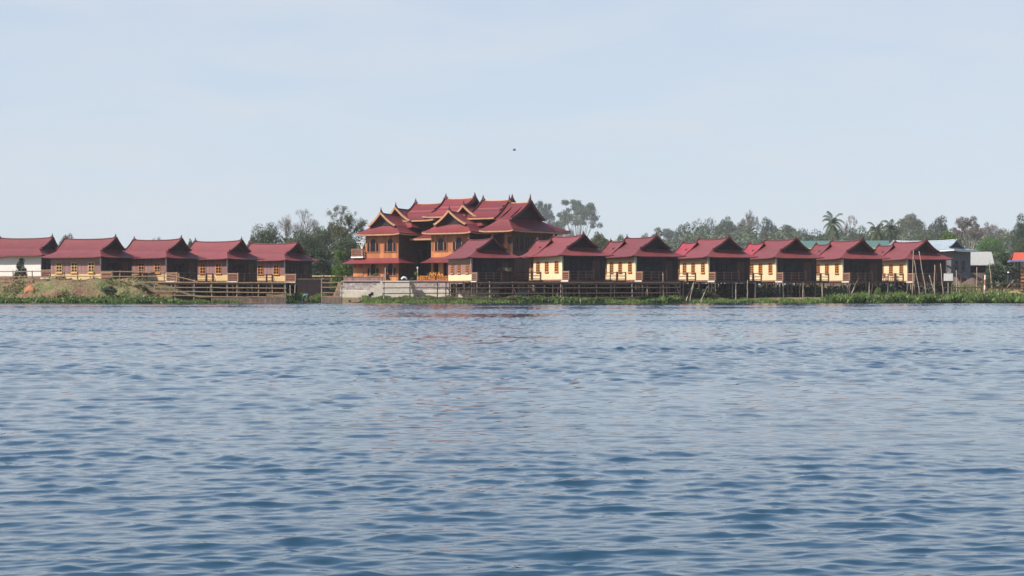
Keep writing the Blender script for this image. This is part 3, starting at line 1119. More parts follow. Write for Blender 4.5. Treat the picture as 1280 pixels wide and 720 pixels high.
st = thing('boat_steps', 'pale concrete steps climbing from the water to the lodge terrace', 'steps', (wx(446, 214.2), 214.2, 0.45), -R(10))
m = MB()
prof = []
n = 8
W_, Hh = 3.05, 1.95
for k in range(n):
    prof.append((W_ * k / n, 0.25 * 0 + Hh * (k + 1) / n * 1.0 if k else Hh / n))
poly = [(0, -0.3)]
for k in range(n):
    poly.append((W_ * k / n, Hh * k / n if k else 0.0))
    poly.append((W_ * k / n, Hh * (k + 1) / n))
poly += [(6.05, Hh)]
for k in range(1, 5):
    poly.append((6.05 + 0.14 * (k - 1), Hh * (1 - k * 0.23)))
    poly.append((6.05 + 0.14 * k, Hh * (1 - k * 0.23)))
poly += [(6.61, -0.3)]
m.prism(poly, 'y', 0.0, 2.2)
o = m.build('step_block', 'concrete', st)
m = MB()
for (x, z) in ((1.0, 0.28), (1.35, 0.5), (1.6, 0.66)):
    m.box(x, x + 0.3, -0.025, -0.003, z - 0.3, z + 0.05)
m.build('drain_opening', 'dark_glass', st)

pw = thing('parapet_wall', 'low reddish parapet in front of the lodge lower windows', 'parapet', (wx(430, 220), 219.4, 2.36), -R(10))
m = MB()
m.box(0, 4.6, 0, 0.25, 0, 0.52)
m.build('panel', 'purple_wall', pw)
m = MB()
m.box(-0.05, 4.65, -0.04, 0.29, 0.523, 0.58)
m.build('coping', 'beige_band', pw)

sg = thing('name_sign', 'golden free-standing letters of the lodge name on a low red base', 'sign', (wx(521.5, 217.5), 217.5, 2.475), -R(10))
m = MB()
m.box(-0.05, 3.75, 0.02, 0.16, 0.0, 0.09)
m.build('base', 'red_paint', sg)
m = MB()
for i in range(8):
    m.bar((0.1 + i * 0.5, 0.1, 0.09), (0.1 + i * 0.5, 0.1, 0.52), 0.04)
for x in (1.45, 2.1, 2.7):
    m.bar((x, 0.1, 0.5), (x, 0.1, 1.0), 0.04)
m.bar((0.0, 0.1, 0.52), (3.7, 0.1, 0.52), 0.05)
m.build('support_frame', 'trim_maroon', sg)
m = MB()
for i in range(26):
    m.box(i * 0.145, i * 0.145 + 0.13, 0.19, 0.22, 0.0, 0.60 - 0.05 * (i % 2))
m.build('picket_panel', 'purple_wall', sg)


def lettering(txt, x0, width, z, h):
    cu = bpy.data.curves.new('lettering', 'FONT')
    cu.body = txt
    cu.size = 1.0
    cu.extrude = 0.03
    cu.offset = 0.012
    cu.space_character = 1.3
    o = bpy.data.objects.new('lettering', cu)
    COL.objects.link(o)
    cu.materials.append(MATS['gold_letter'])
    bpy.context.view_layer.update()
    wd = max(v[0] for v in o.bound_box)
    me = bpy.data.meshes.new_from_object(o.evaluated_get(bpy.context.evaluated_depsgraph_get()))
    bpy.data.objects.remove(o)
    me.name = 'lettering'
    o = bpy.data.objects.new('lettering', me)
    COL.objects.link(o)
    o.rotation_euler = (R(90), 0, 0)
    o.scale = (width / wd, h / 0.70, 1)
    o.location = (x0, 0.0, z)
    o.parent = sg


lettering('HERITAGE LODGE', 0.0, 3.7, 0.10, 0.42)
lettering('ANA', 1.35, 1.35, 0.56, 0.42)

j = thing('boat_jetty', 'low plank landing stage left of the concrete steps', 'jetty', (wx(435, 209), 208.6, 0))
m = MB()
for i in range(14):
    m.box(i * 0.17, i * 0.17 + 0.15, 0, 1.6, 0.30 + 0.008 * (i % 3), 0.37 + 0.008 * (i % 3))
m.build('deck', 'rail_wood', j)
m = MB()
for i in range(16):
    m.box(1.0 + i * 0.17, 1.0 + i * 0.17 + 0.15, 1.7, 3.4, 0.55, 0.62)
m.build('upper_deck', 'rail_wood', j)
for (x, y, h) in ((0.15, 0.1, 0.30), (2.2, 0.1, 0.30), (0.15, 1.5, 0.3), (2.2, 1.5, 0.3), (1.2, 1.8, 0.55), (3.6, 1.8, 0.55), (3.6, 3.3, 0.55)):
    m = MB()
    m.tube([(x, y, -0.6), (x, y, h)], 0.07, 6)
    m.build('leg', 'stilt_wood', j)

# ------------------------------------------------------------------ fences and walkway rails
frng = random.Random(5)


def fence(name, label, pts, posts, rails, mpost, mrail, D, skirt=None, braces=(), cat='fence', railw=0.10, deck=None):
    """pts/rails in photo pixels on a plane at distance D; posts: list of (px, y_top, y_bottom)"""
    c = P(pts[0], 379, D)
    t = thing(name, label, cat, (c.x, D, 0))
    L = lambda px, py, dy=0.0: P(px, py, D) - Vector((c.x, D, 0)) + Vector((0, dy, 0))
    for (px, y0, y1) in posts:
        m_ = MB()
        m_.tube([L(px + frng.uniform(-.7, .7), y1, 0.06), L(px, y0, 0.06)], [0.075, 0.06], 6)
        m_.build('post', mpost if frng.random() < 0.7 else 'pole_pale', t)
    for (xa, ya, xb, yb) in rails:
        m_ = MB()
        n = max(2, int(abs(xb - xa) / 40))
        for i in range(n):
            s0, s1 = i / n, (i + 1) / n
            j0 = frng.uniform(-.25, .25) if i else 0
            m_.bar(L(lerp(xa, xb, s0), lerp(ya, yb, s0) + j0, -0.04 + 0.012 * (i % 2)), L(lerp(xa, xb, s1), lerp(ya, yb, s1) + frng.uniform(-.25, .25), -0.04 + 0.012 * (i % 2)), railw * 0.6, railw)
        m_.build('rail', mrail, t)
    for (xa, ya, xb, yb) in braces:
        m_ = MB()
        m_.bar(L(xa, ya, 0.16), L(xb, yb, 0.16), 0.09)
        m_.build('brace', mpost, t)
    if deck:
        xa, xb, yp, dep = deck
        a, b = L(xa, yp), L(xb, yp)
        m_ = MB()
        x = a.x
        while x < b.x:
            m_.box(x, x + 0.17, 0.07, dep + frng.uniform(-.08, .08), a.z - 0.06 - frng.uniform(0, .015), a.z)
            x += 0.185
        m_.build('deck', 'rail_wood' if mrail == 'rail_wood' else 'stilt_wood', t)
        m_ = MB()
        for yy in (0.4, dep * 0.55, dep - 0.25):
            m_.bar((a.x, yy, a.z - 0.16), (b.x, yy, a.z - 0.16), 0.12, 0.16)
        m_.build('joist', 'stilt_wood', t)
    if skirt:
        xa, xb, y0, y1 = skirt
        a, b = L(xa, y0), L(xb, y1)
        m_ = MB()
        x = a.x
        while x < b.x:
            w_ = frng.uniform(0.09, 0.17)
            m_.box(x, min(x + w_ - 0.012, b.x), -0.09 + frng.uniform(0, .02), -0.06, b.z - frng.uniform(0, .15), a.z - frng.uniform(0, .06))
            x += w_
        m_.build('skirt', 'skirt_planks', t)
    return t


fence('rail_fence', 'pale wooden rail fence along the top of the grassy mound', (0, 205),
      [(x, 338, 353) for x in (-12, 16, 40, 62, 80, 96.5, 117, 140, 150, 167, 178, 205)],
      [(-14, 339.4, 206, 339.2), (-14, 345.6, 206, 345.2), (142, 352.0, 206, 352.3)], 'rail_wood', 'rail_wood', 209.5)
fence('sloping_handrail', 'handrail dropping from the mound fence down to the boardwalk rails', (205, 250),
      [(219, 342.5, 353), (223.5, 341.5, 372)], [(205, 341.5, 247, 352), (205, 346, 222, 349)], 'rail_wood', 'rail_wood', 208.2)
fence('boardwalk', 'plank boardwalk with four side rails a plank skirt below the purple bungalows', (190, 358),
      [(193, 352, 365), (219, 353, 378), (243, 349.5, 378), (264.5, 350.5, 378), (284, 352, 374), (296, 352, 374), (323.5, 352, 374), (340, 352, 374), (356.5, 351.5, 378)],
      [(170, 352.6, 358, 353.4), (193, 358.8, 358, 360.2), (193, 363.6, 358, 366.2), (200, 368.6, 264, 370.3), (264, 370.6, 358, 371.6)], 'rail_wood', 'rail_wood', 205.2,
      skirt=(266, 357, 372.2, 379.3), deck=(196, 357, 353.0, 9.0), cat='boardwalk')
fence('gate_panel', 'short four-rail fence panel over a plank skirt between dark water and the stone wall', (402, 430),
      [(402, 350.5, 378), (427, 350.5, 378)], [(401, 353.2, 430, 353.0), (401, 359, 430, 359), (401, 365.8, 430, 365.8), (401, 370.8, 428, 370.8)], 'pole_pale', 'rail_wood', 205.2,
      skirt=(402, 428, 371.4, 379.0))
fence('boardwalk', 'long dark boardwalk with four rails in front of the stone wall and cream bungalows', (478, 852),
      [(x, 351.5, 376) for x in (480, 512.5, 547, 557.5, 567.5, 579, 587, 597, 612, 641, 661, 681, 701, 724, 746, 768, 790, 829, 850)],
      [(478, 353.2, 850, 352.8), (478, 360, 850, 359.2), (478, 367, 850, 366), (478, 374.0, 800, 371.3)], 'rail_dark', 'rail_dark', 203.6, deck=(600, 852, 353.4, 1.9),
      braces=((558, 359, 568, 371), (567, 354, 580, 369), (588, 355, 596, 369), (598, 356, 607, 370), (664, 356, 675, 370), (700, 357, 694, 371)), cat='boardwalk')
fence('field_fence', 'weathered field fence with dark rails in front of the barn yard', (1196, 1290),
      [(1199, 352, 371), (1206, 360, 371), (1219, 357, 372), (1227, 355, 370), (1240, 352, 369), (1253, 353, 368), (1266, 354, 368), (1279, 352, 368), (1288, 352, 368)],
      [(1230, 354.3, 1290, 354.6), (1180, 359.4, 1228, 359.2), (1228, 360.3, 1290, 360.5), (1206, 366.3, 1250, 366.6)], 'rail_dark', 'rail_dark', 216)
fence('white_rail', 'cream top rail of a terrace edge between the bushy trees and the lodge', (400, 434),
      [(402, 345, 351), (414, 345, 351), (425, 345, 351), (433, 345, 351)], [(390, 344.9, 404, 344.9), (405, 345, 414, 345), (415.5, 345.1, 433, 345.1)], 'beige_band', 'cream_base', 235, cat='railing', railw=0.16)
dw = thing('garden_wall', 'dark low garden wall under the cream top rail beside the stone wall', 'garden wall', (wx(372, 236), 235.6, 0.3))
m = MB()
m.box(0, 6.1, 0, 0.3, 0, 2.45)
m.build('panel', 'dark_wood', dw)  # shade put into the colour: dark boards where the neighbour's shadow falls short
m = MB()
m.box(-0.03, 6.13, -0.03, 0.33, 2.453, 2.52)
m.build('coping', 'beige_band', dw)

# loose poles, sign board and marker
POLES = [(1141.8, 313, 1139.8, 369, 'tall pale pole standing upright against the last cream bungalow'),
         (1142.7, 325, 1149.5, 369, 'pole leaning right, crossing the tall upright pole at the last bungalow'),
         (1148.8, 314, 1157.5, 368, 'long pole leaning left to the roof edge of the last bungalow'),
         (1161.5, 344, 1169.5, 371, 'short slanting pole meeting an upright one near the last bungalow corner'),
         (1168.5, 331, 1167.4, 369, 'upright pole met at its foot by a short slanting pole'),
         (1175.5, 329.5, 1179, 370, 'pole between the last bungalow corner and the white notice board'),
         (1195.3, 338, 1196, 372, 'grey pole in the weeds right of the white notice board'),
         (1236.5, 325, 1238.5, 352, 'pale bare pole in front of the small dark tree'),
         (1221, 334, 1220.5, 366, 'thin pole in front of the barn wall'),
         (1073.5, 347, 1062, 371, 'pale stick leaning right under the bungalow before the green roof'),
         (869.5, 349, 856, 378.5, 'pale pole leaning right in the water, leftmost of the leaning pair'),
         (884.5, 358, 874.5, 378.8, 'pale pole leaning right in the water, rightmost of the leaning pair'),
         (867, 356, 861, 378.6, 'short split pole between the leaning pair in the water'),
         (934.5, 350, 933.8, 374, 'pale upright post under the gap between the crimson-roofed bungalows'),
         (828.5, 341, 829.5, 374, 'thin upright pole rising above the walkway fence end'),
         (1267.5, 350, 1251, 367, 'orange-brown stick leaning on the field fence by the sandy heap')]
for (xa, ya, xb, yb, lb) in POLES:
    D = 219 if xa > 1100 else (213 if xa > 900 else 206.5)
    if 'barn' in lb or 'bare pole' in lb:
        D = 232
    a, b = P(xb, yb, D), P(xa, ya, D)
    a.y -= 0.2
    t = MB()
    n = 5
    pts = [lerp(a, b, k / n) - a + Vector((0.05 * math.sin(k * 1.9 + xa), 0.03 * math.cos(k * 2.3), 0)) * (0.6 if 0 < k < n else 0) for k in range(n + 1)]
    pts[0] = pts[0] - Vector((0, 0, 0.7))
    t.tube(pts, [0.065 - 0.005 * k for k in range(n + 1)], 6)
    o = t.build('wooden_pole', 'rail_wood' if 'orange' in lb else 'pole_pale', None, True)
    o.location = a
    tag(o, lb, 'pole', 'loose wooden poles')

nb = thing('notice_board', 'white blank notice board on a wooden post beside the leaning poles', 'notice board', P(1185.5, 366, 217.5) - Vector((0, 0, 1.0)))
m = MB()
m.box(-0.5, 0.5, -0.05, 0.0, 2.36, 3.16)
o = m.build('board', 'white_paint', nb)
m = MB()
m.box(-0.54, 0.54, 0.003, 0.04, 2.32, 3.20)
m.build('frame', 'pole_pale', nb)
m = MB()
m.tube([(0, 0.10, 0.2), (0, 0.10, 3.4)], 0.06, 6)
m.build('post', 'pole_pale', nb)
mk = thing('marker_post', 'short white post with a red-brown middle band in the field fence', 'marker post', P(1230.5, 370, 215.2))
for (a, b, mm) in ((0, 0.75, 'pole_pale'), (0.75, 1.2, 'white_paint'), (1.2, 1.85, 'clay'), (1.85, 2.35, 'white_paint')):
    m = MB()
    m.tube([(0.04 * a, 0, a), (0.04 * b, 0, b)], 0.10, 8)
    m.build('band', mm, mk)

# ------------------------------------------------------------------ houses at the right edge
def gable_house(name, label, cat, loc, rz, L_, W_, zw, zr, roofm, wallm, z0=0.0, over=0.5, gable=None, lower=None, fasc=None, wins=()):
    t = thing(name, label, cat, loc, rz)
    m_ = MB()
    zs = lower[0] if lower else zw
    m_.box(-L_, 0, 0, 0.15, z0, zs)
    m_.box(-0.15, 0, 0.15, W_, z0, zs)
    m_.box(-L_, -L_ + 0.15, 0.15, W_, z0, zs)
    m_.box(-L_ + 0.15, -0.15, W_ - 0.15, W_, z0, zs)
    m_.build('wall', wallm, t)
    if lower:
        m_ = MB()
        m_.box(-L_ - 0.01, 0.01, -0.01, 0.14, zs, zw)
        m_.box(-0.14, 0.01, 0.14, W_, zs, zw)
        m_.build('upper_wall', lower[1], t)
    m_ = MB()
    for s in (0, 1):
        rows_ = []
        for k in range(3):
            f_ = k / 2
            y = lerp(-over, W_ / 2, f_) if s == 0 else lerp(W_ + over, W_ / 2, f_)
            rows_.append([Vector((lerp(-L_ - over, over, q / 6), y, lerp(zw - 0.1, zr, f_))) for q in range(7)])
        m_.sheet(rows_ if s == 0 else [r_[::-1] for r_ in rows_], 0.08)
    ro = m_.build('roof', roofm, t)
    fix_normals(ro)
    m_ = MB()
    for x in (-0.05, -L_ + 0.05):
        m_.prism([(0, zw), (W_, zw), (W_ / 2, zr - 0.12)], 'x', x - 0.04, x + 0.04)
    m_.build('gable_wall', gable or 'gable_dark', t)
    if fasc:
        m_ = MB()
        m_.bar((-L_ - over, -over - 0.03, zw - 0.16), (over, -over - 0.03, zw - 0.16), 0.05, 0.2)
        m_.build('fascia', fasc, ro)
    for (x, z, w_, h_, ax) in wins:
        window(t, x, z, w_, h_, 0.0, 'rail_dark', 2, 2, axis=ax, sgn=-1 if ax == 'x' else 1)
    return t


D = 254
c = P(1189, 352, D)
gh = thing('grey_house', 'grey-walled house with a silvery blue metal roof beside the last cream bungalow', 'house', (c.x, c.y, 1.3), -R(38))
m = MB()
m.box(-10.5, 0, 0, 0.15, 0, 5.5)
m.box(-0.15, 0, 0.15, 6.0, 0, 5.5)
m.box(-10.5, -10.35, 0.15, 6.0, 0, 5.5)
m.box(-10.35, -0.15, 5.85, 6.0, 0, 5.5)
m.build('wall', 'grey_wall', gh)
for y in (1.0, 3.2):
    window(gh, y + 0.5, 2.7, 1.0, 1.4, 0.0, 'rail_dark', 2, 2, axis='y', sgn=1)
window(gh, -1.2, 2.7, 1.0, 1.4, 0.0, 'rail_dark', 2, 2)
gablet_roof(gh, -11.3, 0.8, -0.8, 6.8, 5.5, 5.85, 6.75, ix=1.6, iy0=1.5, roof='tin_blue', trim='tin_blue', cap='tin_blue', horn=0.05, over=0.2, flare=0.0, barge=0.1, fascia='white_paint')
D = 285
c = P(1108, 352, D)
gable_house('green_house', 'long house with a dull green tin roof behind the right-hand bungalows', 'house', (c.x, c.y, 1.2), -R(8), 13.2, 6.5, 6.65, 7.75, 'tin_green', 'weathered_wall', fasc='cream_base')
D = 262
c = P(1238, 352, D)
gable_house('barn', 'weathered brown barn with a pale corrugated tin roof behind the field fence', 'barn', (c.x, c.y, 1.3), -R(6), 6.2, 5.0, 3.7, 5.45, 'tin_pale', 'weathered_wall', lower=(2.6, 'dark_wood'))
sh = thing('lean_to_shed', 'dark sagging lean-to shed between the grey house and the barn', 'shed', (wx(1212, 250), 250, 1.4), -R(20))
m = MB()
m.sheet([[Vector((lerp(-3.0, 0.9, k / 4), lerp(-0.2, 3.2, q / 3), lerp(3.3, 0.75, k / 4) + 0.05 * math.sin(k * 2 + q))) for k in range(5)] for q in range(4)], 0.12)
o = m.build('roof', 'dark_wood', sh)
fix_normals(o)
m = MB()
m.box(-2.8, -0.6, 2.6, 2.7, 0, 1.8)
m.build('wall', 'weathered_wall', sh)
for (x, y, h) in ((-2.8, 0, 3.05), (0.6, 0, 0.85), (-1.1, 0, 1.95)):
    m = MB()
    m.tube([(x, y, -0.3), (x, y, h)], 0.07, 6)
    m.build('post', 'stilt_wood', sh)
D = 231
c = P(1274, 352, D)
hu = thing('stilt_hut', 'open stilt hut with an orange tin roof and blue fascia at the photo edge', 'hut', (c.x, c.y, 1.25), -R(10))
m = MB()
for s in (0, 1):
    rows = []
    for k in range(3):
        f_ = k / 2
        y = lerp(-0.7, 2.2, f_) if s == 0 else lerp(5.1, 2.2, f_)
        rows.append([Vector((lerp(-0.9 + 0.5 * f_, 6.5, q / 5), y, lerp(3.75, 4.75, f_))) for q in range(6)])
    m.sheet(rows if s == 0 else [r_[::-1] for r_ in rows], 0.08)
ro = m.build('roof', 'tin_orange', hu)
fix_normals(ro)
m = MB()
m.bar((-1.2, -0.75, 3.68), (6.6, -0.75, 3.68), 0.06, 0.2)
m.bar((-0.95, -0.7, 3.68), (-0.95, 5.1, 3.68), 0.06, 0.2)
m.build('fascia', 'fascia_blue', ro)
for (x, y) in ((0, 0), (2.5, 0), (5.5, 0), (0, 4.4), (2.5, 4.4), (5.5, 4.4)):
    m = MB()
    m.bar((x, y, -0.5), (x, y, 3.8), 0.16)
    m.build('post', 'dark_wood', hu)
m = MB()
for k in range(6):
    m.box(0.1, 5.6, 0.02, 0.07, 0.35 + k * 0.42, 0.55 + k * 0.42)
m.build('slat_wall', 'orange_panel', hu)
m = MB()
m.box(-0.2, 5.7, -0.1, 4.5, 0.1, 0.22)
m.build('floor', 'rail_wood', hu)

# ------------------------------------------------------------------ foliage kit
def leaf_quads(name, C, size, mats_, parent=None, rs_=None, up=0.35, asp=0.55, midx=None):
    """a cloud of leaf-sized diamonds, each its own island"""
    rs_ = rs_ or np.random.RandomState(1)
    n = len(C)
    nrm = rs_.normal(size=(n, 3))
    nrm[:, 2] = np.abs(nrm[:, 2]) + up
    nrm /= np.linalg.norm(nrm, axis=1)[:, None]
    t = rs_.normal(size=(n, 3))
    a = np.cross(nrm, t)
    a /= np.linalg.norm(a, axis=1)[:, None]
    b = np.cross(nrm, a)
    s = np.asarray(size)[:, None]
    V = np.stack([C - a * s, C + b * s * asp + nrm * s * 0.12, C + a * s, C - b * s * asp + nrm * s * 0.12], 1).reshape(-1, 3)
    return raw_mesh(name, V, np.arange(4 * n).reshape(-1, 4), mats_, parent, midx)


def raw_mesh(name, V, Q, mats_, parent=None, midx=None):
    me = bpy.data.meshes.new(name)
    Q = np.asarray(Q, np.int32)
    k = Q.shape[1]
    me.vertices.add(len(V))
    me.vertices.foreach_set('co', np.asarray(V, np.float32).ravel())
    me.loops.add(Q.size)
    me.loops.foreach_set('vertex_index', Q.ravel())
    me.polygons.add(len(Q))
    me.polygons.foreach_set('loop_start', np.arange(0, Q.size, k, dtype=np.int32))
    me.polygons.foreach_set('loop_total', np.full(len(Q), k, np.int32))
    for m_ in ([mats_] if isinstance(mats_, str) else mats_):
        me.materials.append(MATS[m_])
    if midx is not None:
        me.polygons.foreach_set('material_index', np.asarray(midx, np.int32))
    me.update(calc_edges=True)
    me.validate()
    o = bpy.data.objects.new(name, me)
    COL.objects.link(o)
    if parent:
        o.parent = parent
    return o


def blades(name, px, dd, h, mats_, rs_, width=0.05, lean=0.35, midx=None, zoff=0.0, kind='stuff', abs_y=False):
    """grass blades rooted on the ground; px photo column, dd metres inland of the shore"""
    n = len(px)
    y = np.full(n, 205.0)
    for _ in range(3):
        x = (px - 640) / F_PX * y
        y = shore(x) + dd
    if abs_y:
        y = dd
        x = (px - 640) / F_PX * y
    z = np.maximum(tz(x, y), -0.02) + zoff
    base = np.stack([x, y, z - 0.03], 1)
    th = rs_.uniform(0, 6.28, n)
    dirv = np.stack([np.cos(th), np.sin(th), np.zeros(n)], 1)
    th2 = rs_.uniform(0, 6.28, n)
    ln = np.stack([np.cos(th2), np.sin(th2), np.zeros(n)], 1) * (h * lean * rs_.uniform(0.2, 1.2, n))[:, None]
    w_ = (width * rs_.uniform(0.6, 1.5, n))[:, None]
    top = base + ln + np.stack([np.zeros(n), np.zeros(n), h], 1)
    mid = base + ln * 0.35 + np.stack([np.zeros(n), np.zeros(n), h * 0.6], 1)
    V = np.stack([base - dirv * w_ * 0.5, mid - dirv * w_, top, mid + dirv * w_], 1).reshape(-1, 3)
    o = raw_mesh(name, V, np.arange(4 * n).reshape(-1, 4), mats_, None, midx)
    if kind:
        tag(o, kind=kind)
    return o


rg = np.random.RandomState(21)
parts_px, parts_d, parts_h = [], [], []


def patch(n, x0, x1, d0, d1, h0, h1, clump=0):
    if clump:
        cx = rg.uniform(x0, x1, clump)
        cd = rg.uniform(d0, d1, clump)
        i = rg.randint(0, clump, n)
        px = cx[i] + rg.normal(0, 4, n)
        dd = np.clip(cd[i] + rg.normal(0, 0.35, n), d0, d1)
        hh = rg.uniform(h0, h1, n) * (0.6 + 0.5 * np.sin(cx[i] * 9.1))
        hh = np.maximum(hh, h0 * 0.6)
    else:
        px = rg.uniform(x0, x1, n)
        dd = rg.uniform(d0, d1, n)
        hh = rg.uniform(h0, h1, n) * (0.7 + 0.3 * np.sin(px * 0.23 + dd))
    parts_px.append(px)
    parts_d.append(dd)
    parts_h.append(hh)


patch(5000, 100, 300, -0.9, 1.5, 0.20, 0.5)
patch(3200, 357, 403, 0.2, 4.0, 0.35, 0.75)
patch(1400, 357, 384, 0.5, 3.0, 0.6, 1.0)
patch(26000, 452, 850, -0.5, 4.5, 0.20, 0.42)
patch(2600, 846, 935, -1.6, 1.5, 0.2, 0.5, 40)
patch(4500, 925, 1045, -1.0, 2.0, 0.25, 0.55)
patch(11000, 1030, 1300, -1.0, 5.0, 0.4, 0.85, 150)
patch(3000, 1240, 1300, -1.2, 3.0, 0.3, 0.6)
px_, d_, h_ = map(np.concatenate, (parts_px, parts_d, parts_h))
blades('shore_grass', px_, d_, h_, ['grass_green', 'dry_grass'], rg, width=0.045, midx=(rg.uniform(size=len(px_)) < 0.10).astype(int))
parts_px, parts_d, parts_h = [], [], []
patch(13000, -40, 215, -1.3, 2.0, 0.2, 0.55, 260)
patch(6000, 655, 756, -1.2, 1.6, 0.35, 0.75, 40)
patch(2600, 815, 852, -1.4, 1.2, 0.4, 0.9, 14)
patch(12000, 1035, 1262, -1.4, 1.6, 0.35, 0.95, 170)
patch(900, 268, 300, -0.5, 0.3, 0.2, 0.4, 8)
px_, d_, h_ = map(np.concatenate, (parts_px, parts_d, parts_h))
blades('water_hyacinth', px_, d_, h_, ['hyacinth_green', 'grass_green', 'pale_twig'], rg, width=0.105, lean=0.8,
       midx=np.where(rg.uniform(size=len(px_)) < 0.035, 2, np.where(rg.uniform(size=len(px_)) < 0.4, 1, 0)))
# tufts on the mound, thicker in patches
px_ = rg.uniform(-40, 200, 30000)
d_ = rg.uniform(1.2, 11, 30000)
den = wob(px_ * 0.09, d_ * 1.1) + wob(px_ * 0.3, d_ * 2.0) * 0.6
k = den > rg.uniform(0.2, 1.3, 30000)
blades('mound_grass', px_[k], d_[k], rg.uniform(0.08, 0.34, k.sum()), ['leaf_olive', 'grass_green', 'dry_grass'], rg, width=0.07, lean=0.8,
       midx=rg.choice([0, 0, 1, 2, 2], k.sum()))
px_ = rg.uniform(1170, 1310, 9000)
y_ = rg.uniform(213, 262, 9000)
blades('field_grass', px_, y_, rg.uniform(0.12, 0.35, 9000), ['dry_grass', 'leaf_olive', 'grass_green'], rg, width=0.07, lean=0.7, abs_y=True, midx=rg.choice([0, 0, 1, 2], 9000))


def heap(name, label, cat, px, D, w_, h_, m_, seed):
    r_ = np.random.RandomState(seed)
    n, k_ = 28, 9
    vs = []
    for i in range(k_):
        t_ = i / (k_ - 1)
        for a in range(n):
            th = 6.2832 * a / n
            rad = w_ / 2 * (1 - t_ ** 1.6) * (1 + 0.14 * math.sin(3 * th + seed) + 0.08 * r_.normal())
            vs.append((rad * math.cos(th), rad * 0.8 * math.sin(th), -0.3 + (h_ + 0.3) * t_ ** 0.8 + 0.04 * r_.normal()))
    fs = [(i * n + a, i * n + (a + 1) % n, (i + 1) * n + (a + 1) % n, (i + 1) * n + a) for i in range(k_ - 1) for a in range(n)]
    fs.append(tuple(range((k_ - 1) * n, k_ * n)))
    mb = MB()
    mb.add(vs, fs)
    o = mb.build(name, m_, None, True)
    x = wx(px, D)
    o.location = (x, D, float(tz(x, D)))
    return tag(o, label, cat)


heap('soil_heap', 'sandy yellow soil heap beside the field fence', 'soil heap', 1266, 213.5, 4.4, 0.75, 'straw_soil', 2)
heap('clay_lump', 'orange-brown clay lump on the left slope of the mound', 'clay lump', 38.5, 205.9, 1.3, 0.45, 'clay', 4)
heap('brush_pile', 'brown dry brush pile against the barn', 'brush pile', 1216, 249, 3.2, 1.1, 'dry_thatch', 6)
heap('stick_stack', 'stack of dry brown sticks in front of the barn wall', 'stick stack', 1231, 252, 2.6, 1.0, 'dry_thatch', 9)


# ------------------------------------------------------------------ trees
def limb_pts(a, b, bend, n=5):
    a, b = Vector(a), Vector(b)
    return [lerp(a, b, k / n) + Vector((0, 0, bend * math.sin(math.pi * k / n))) for k in range(n + 1)]


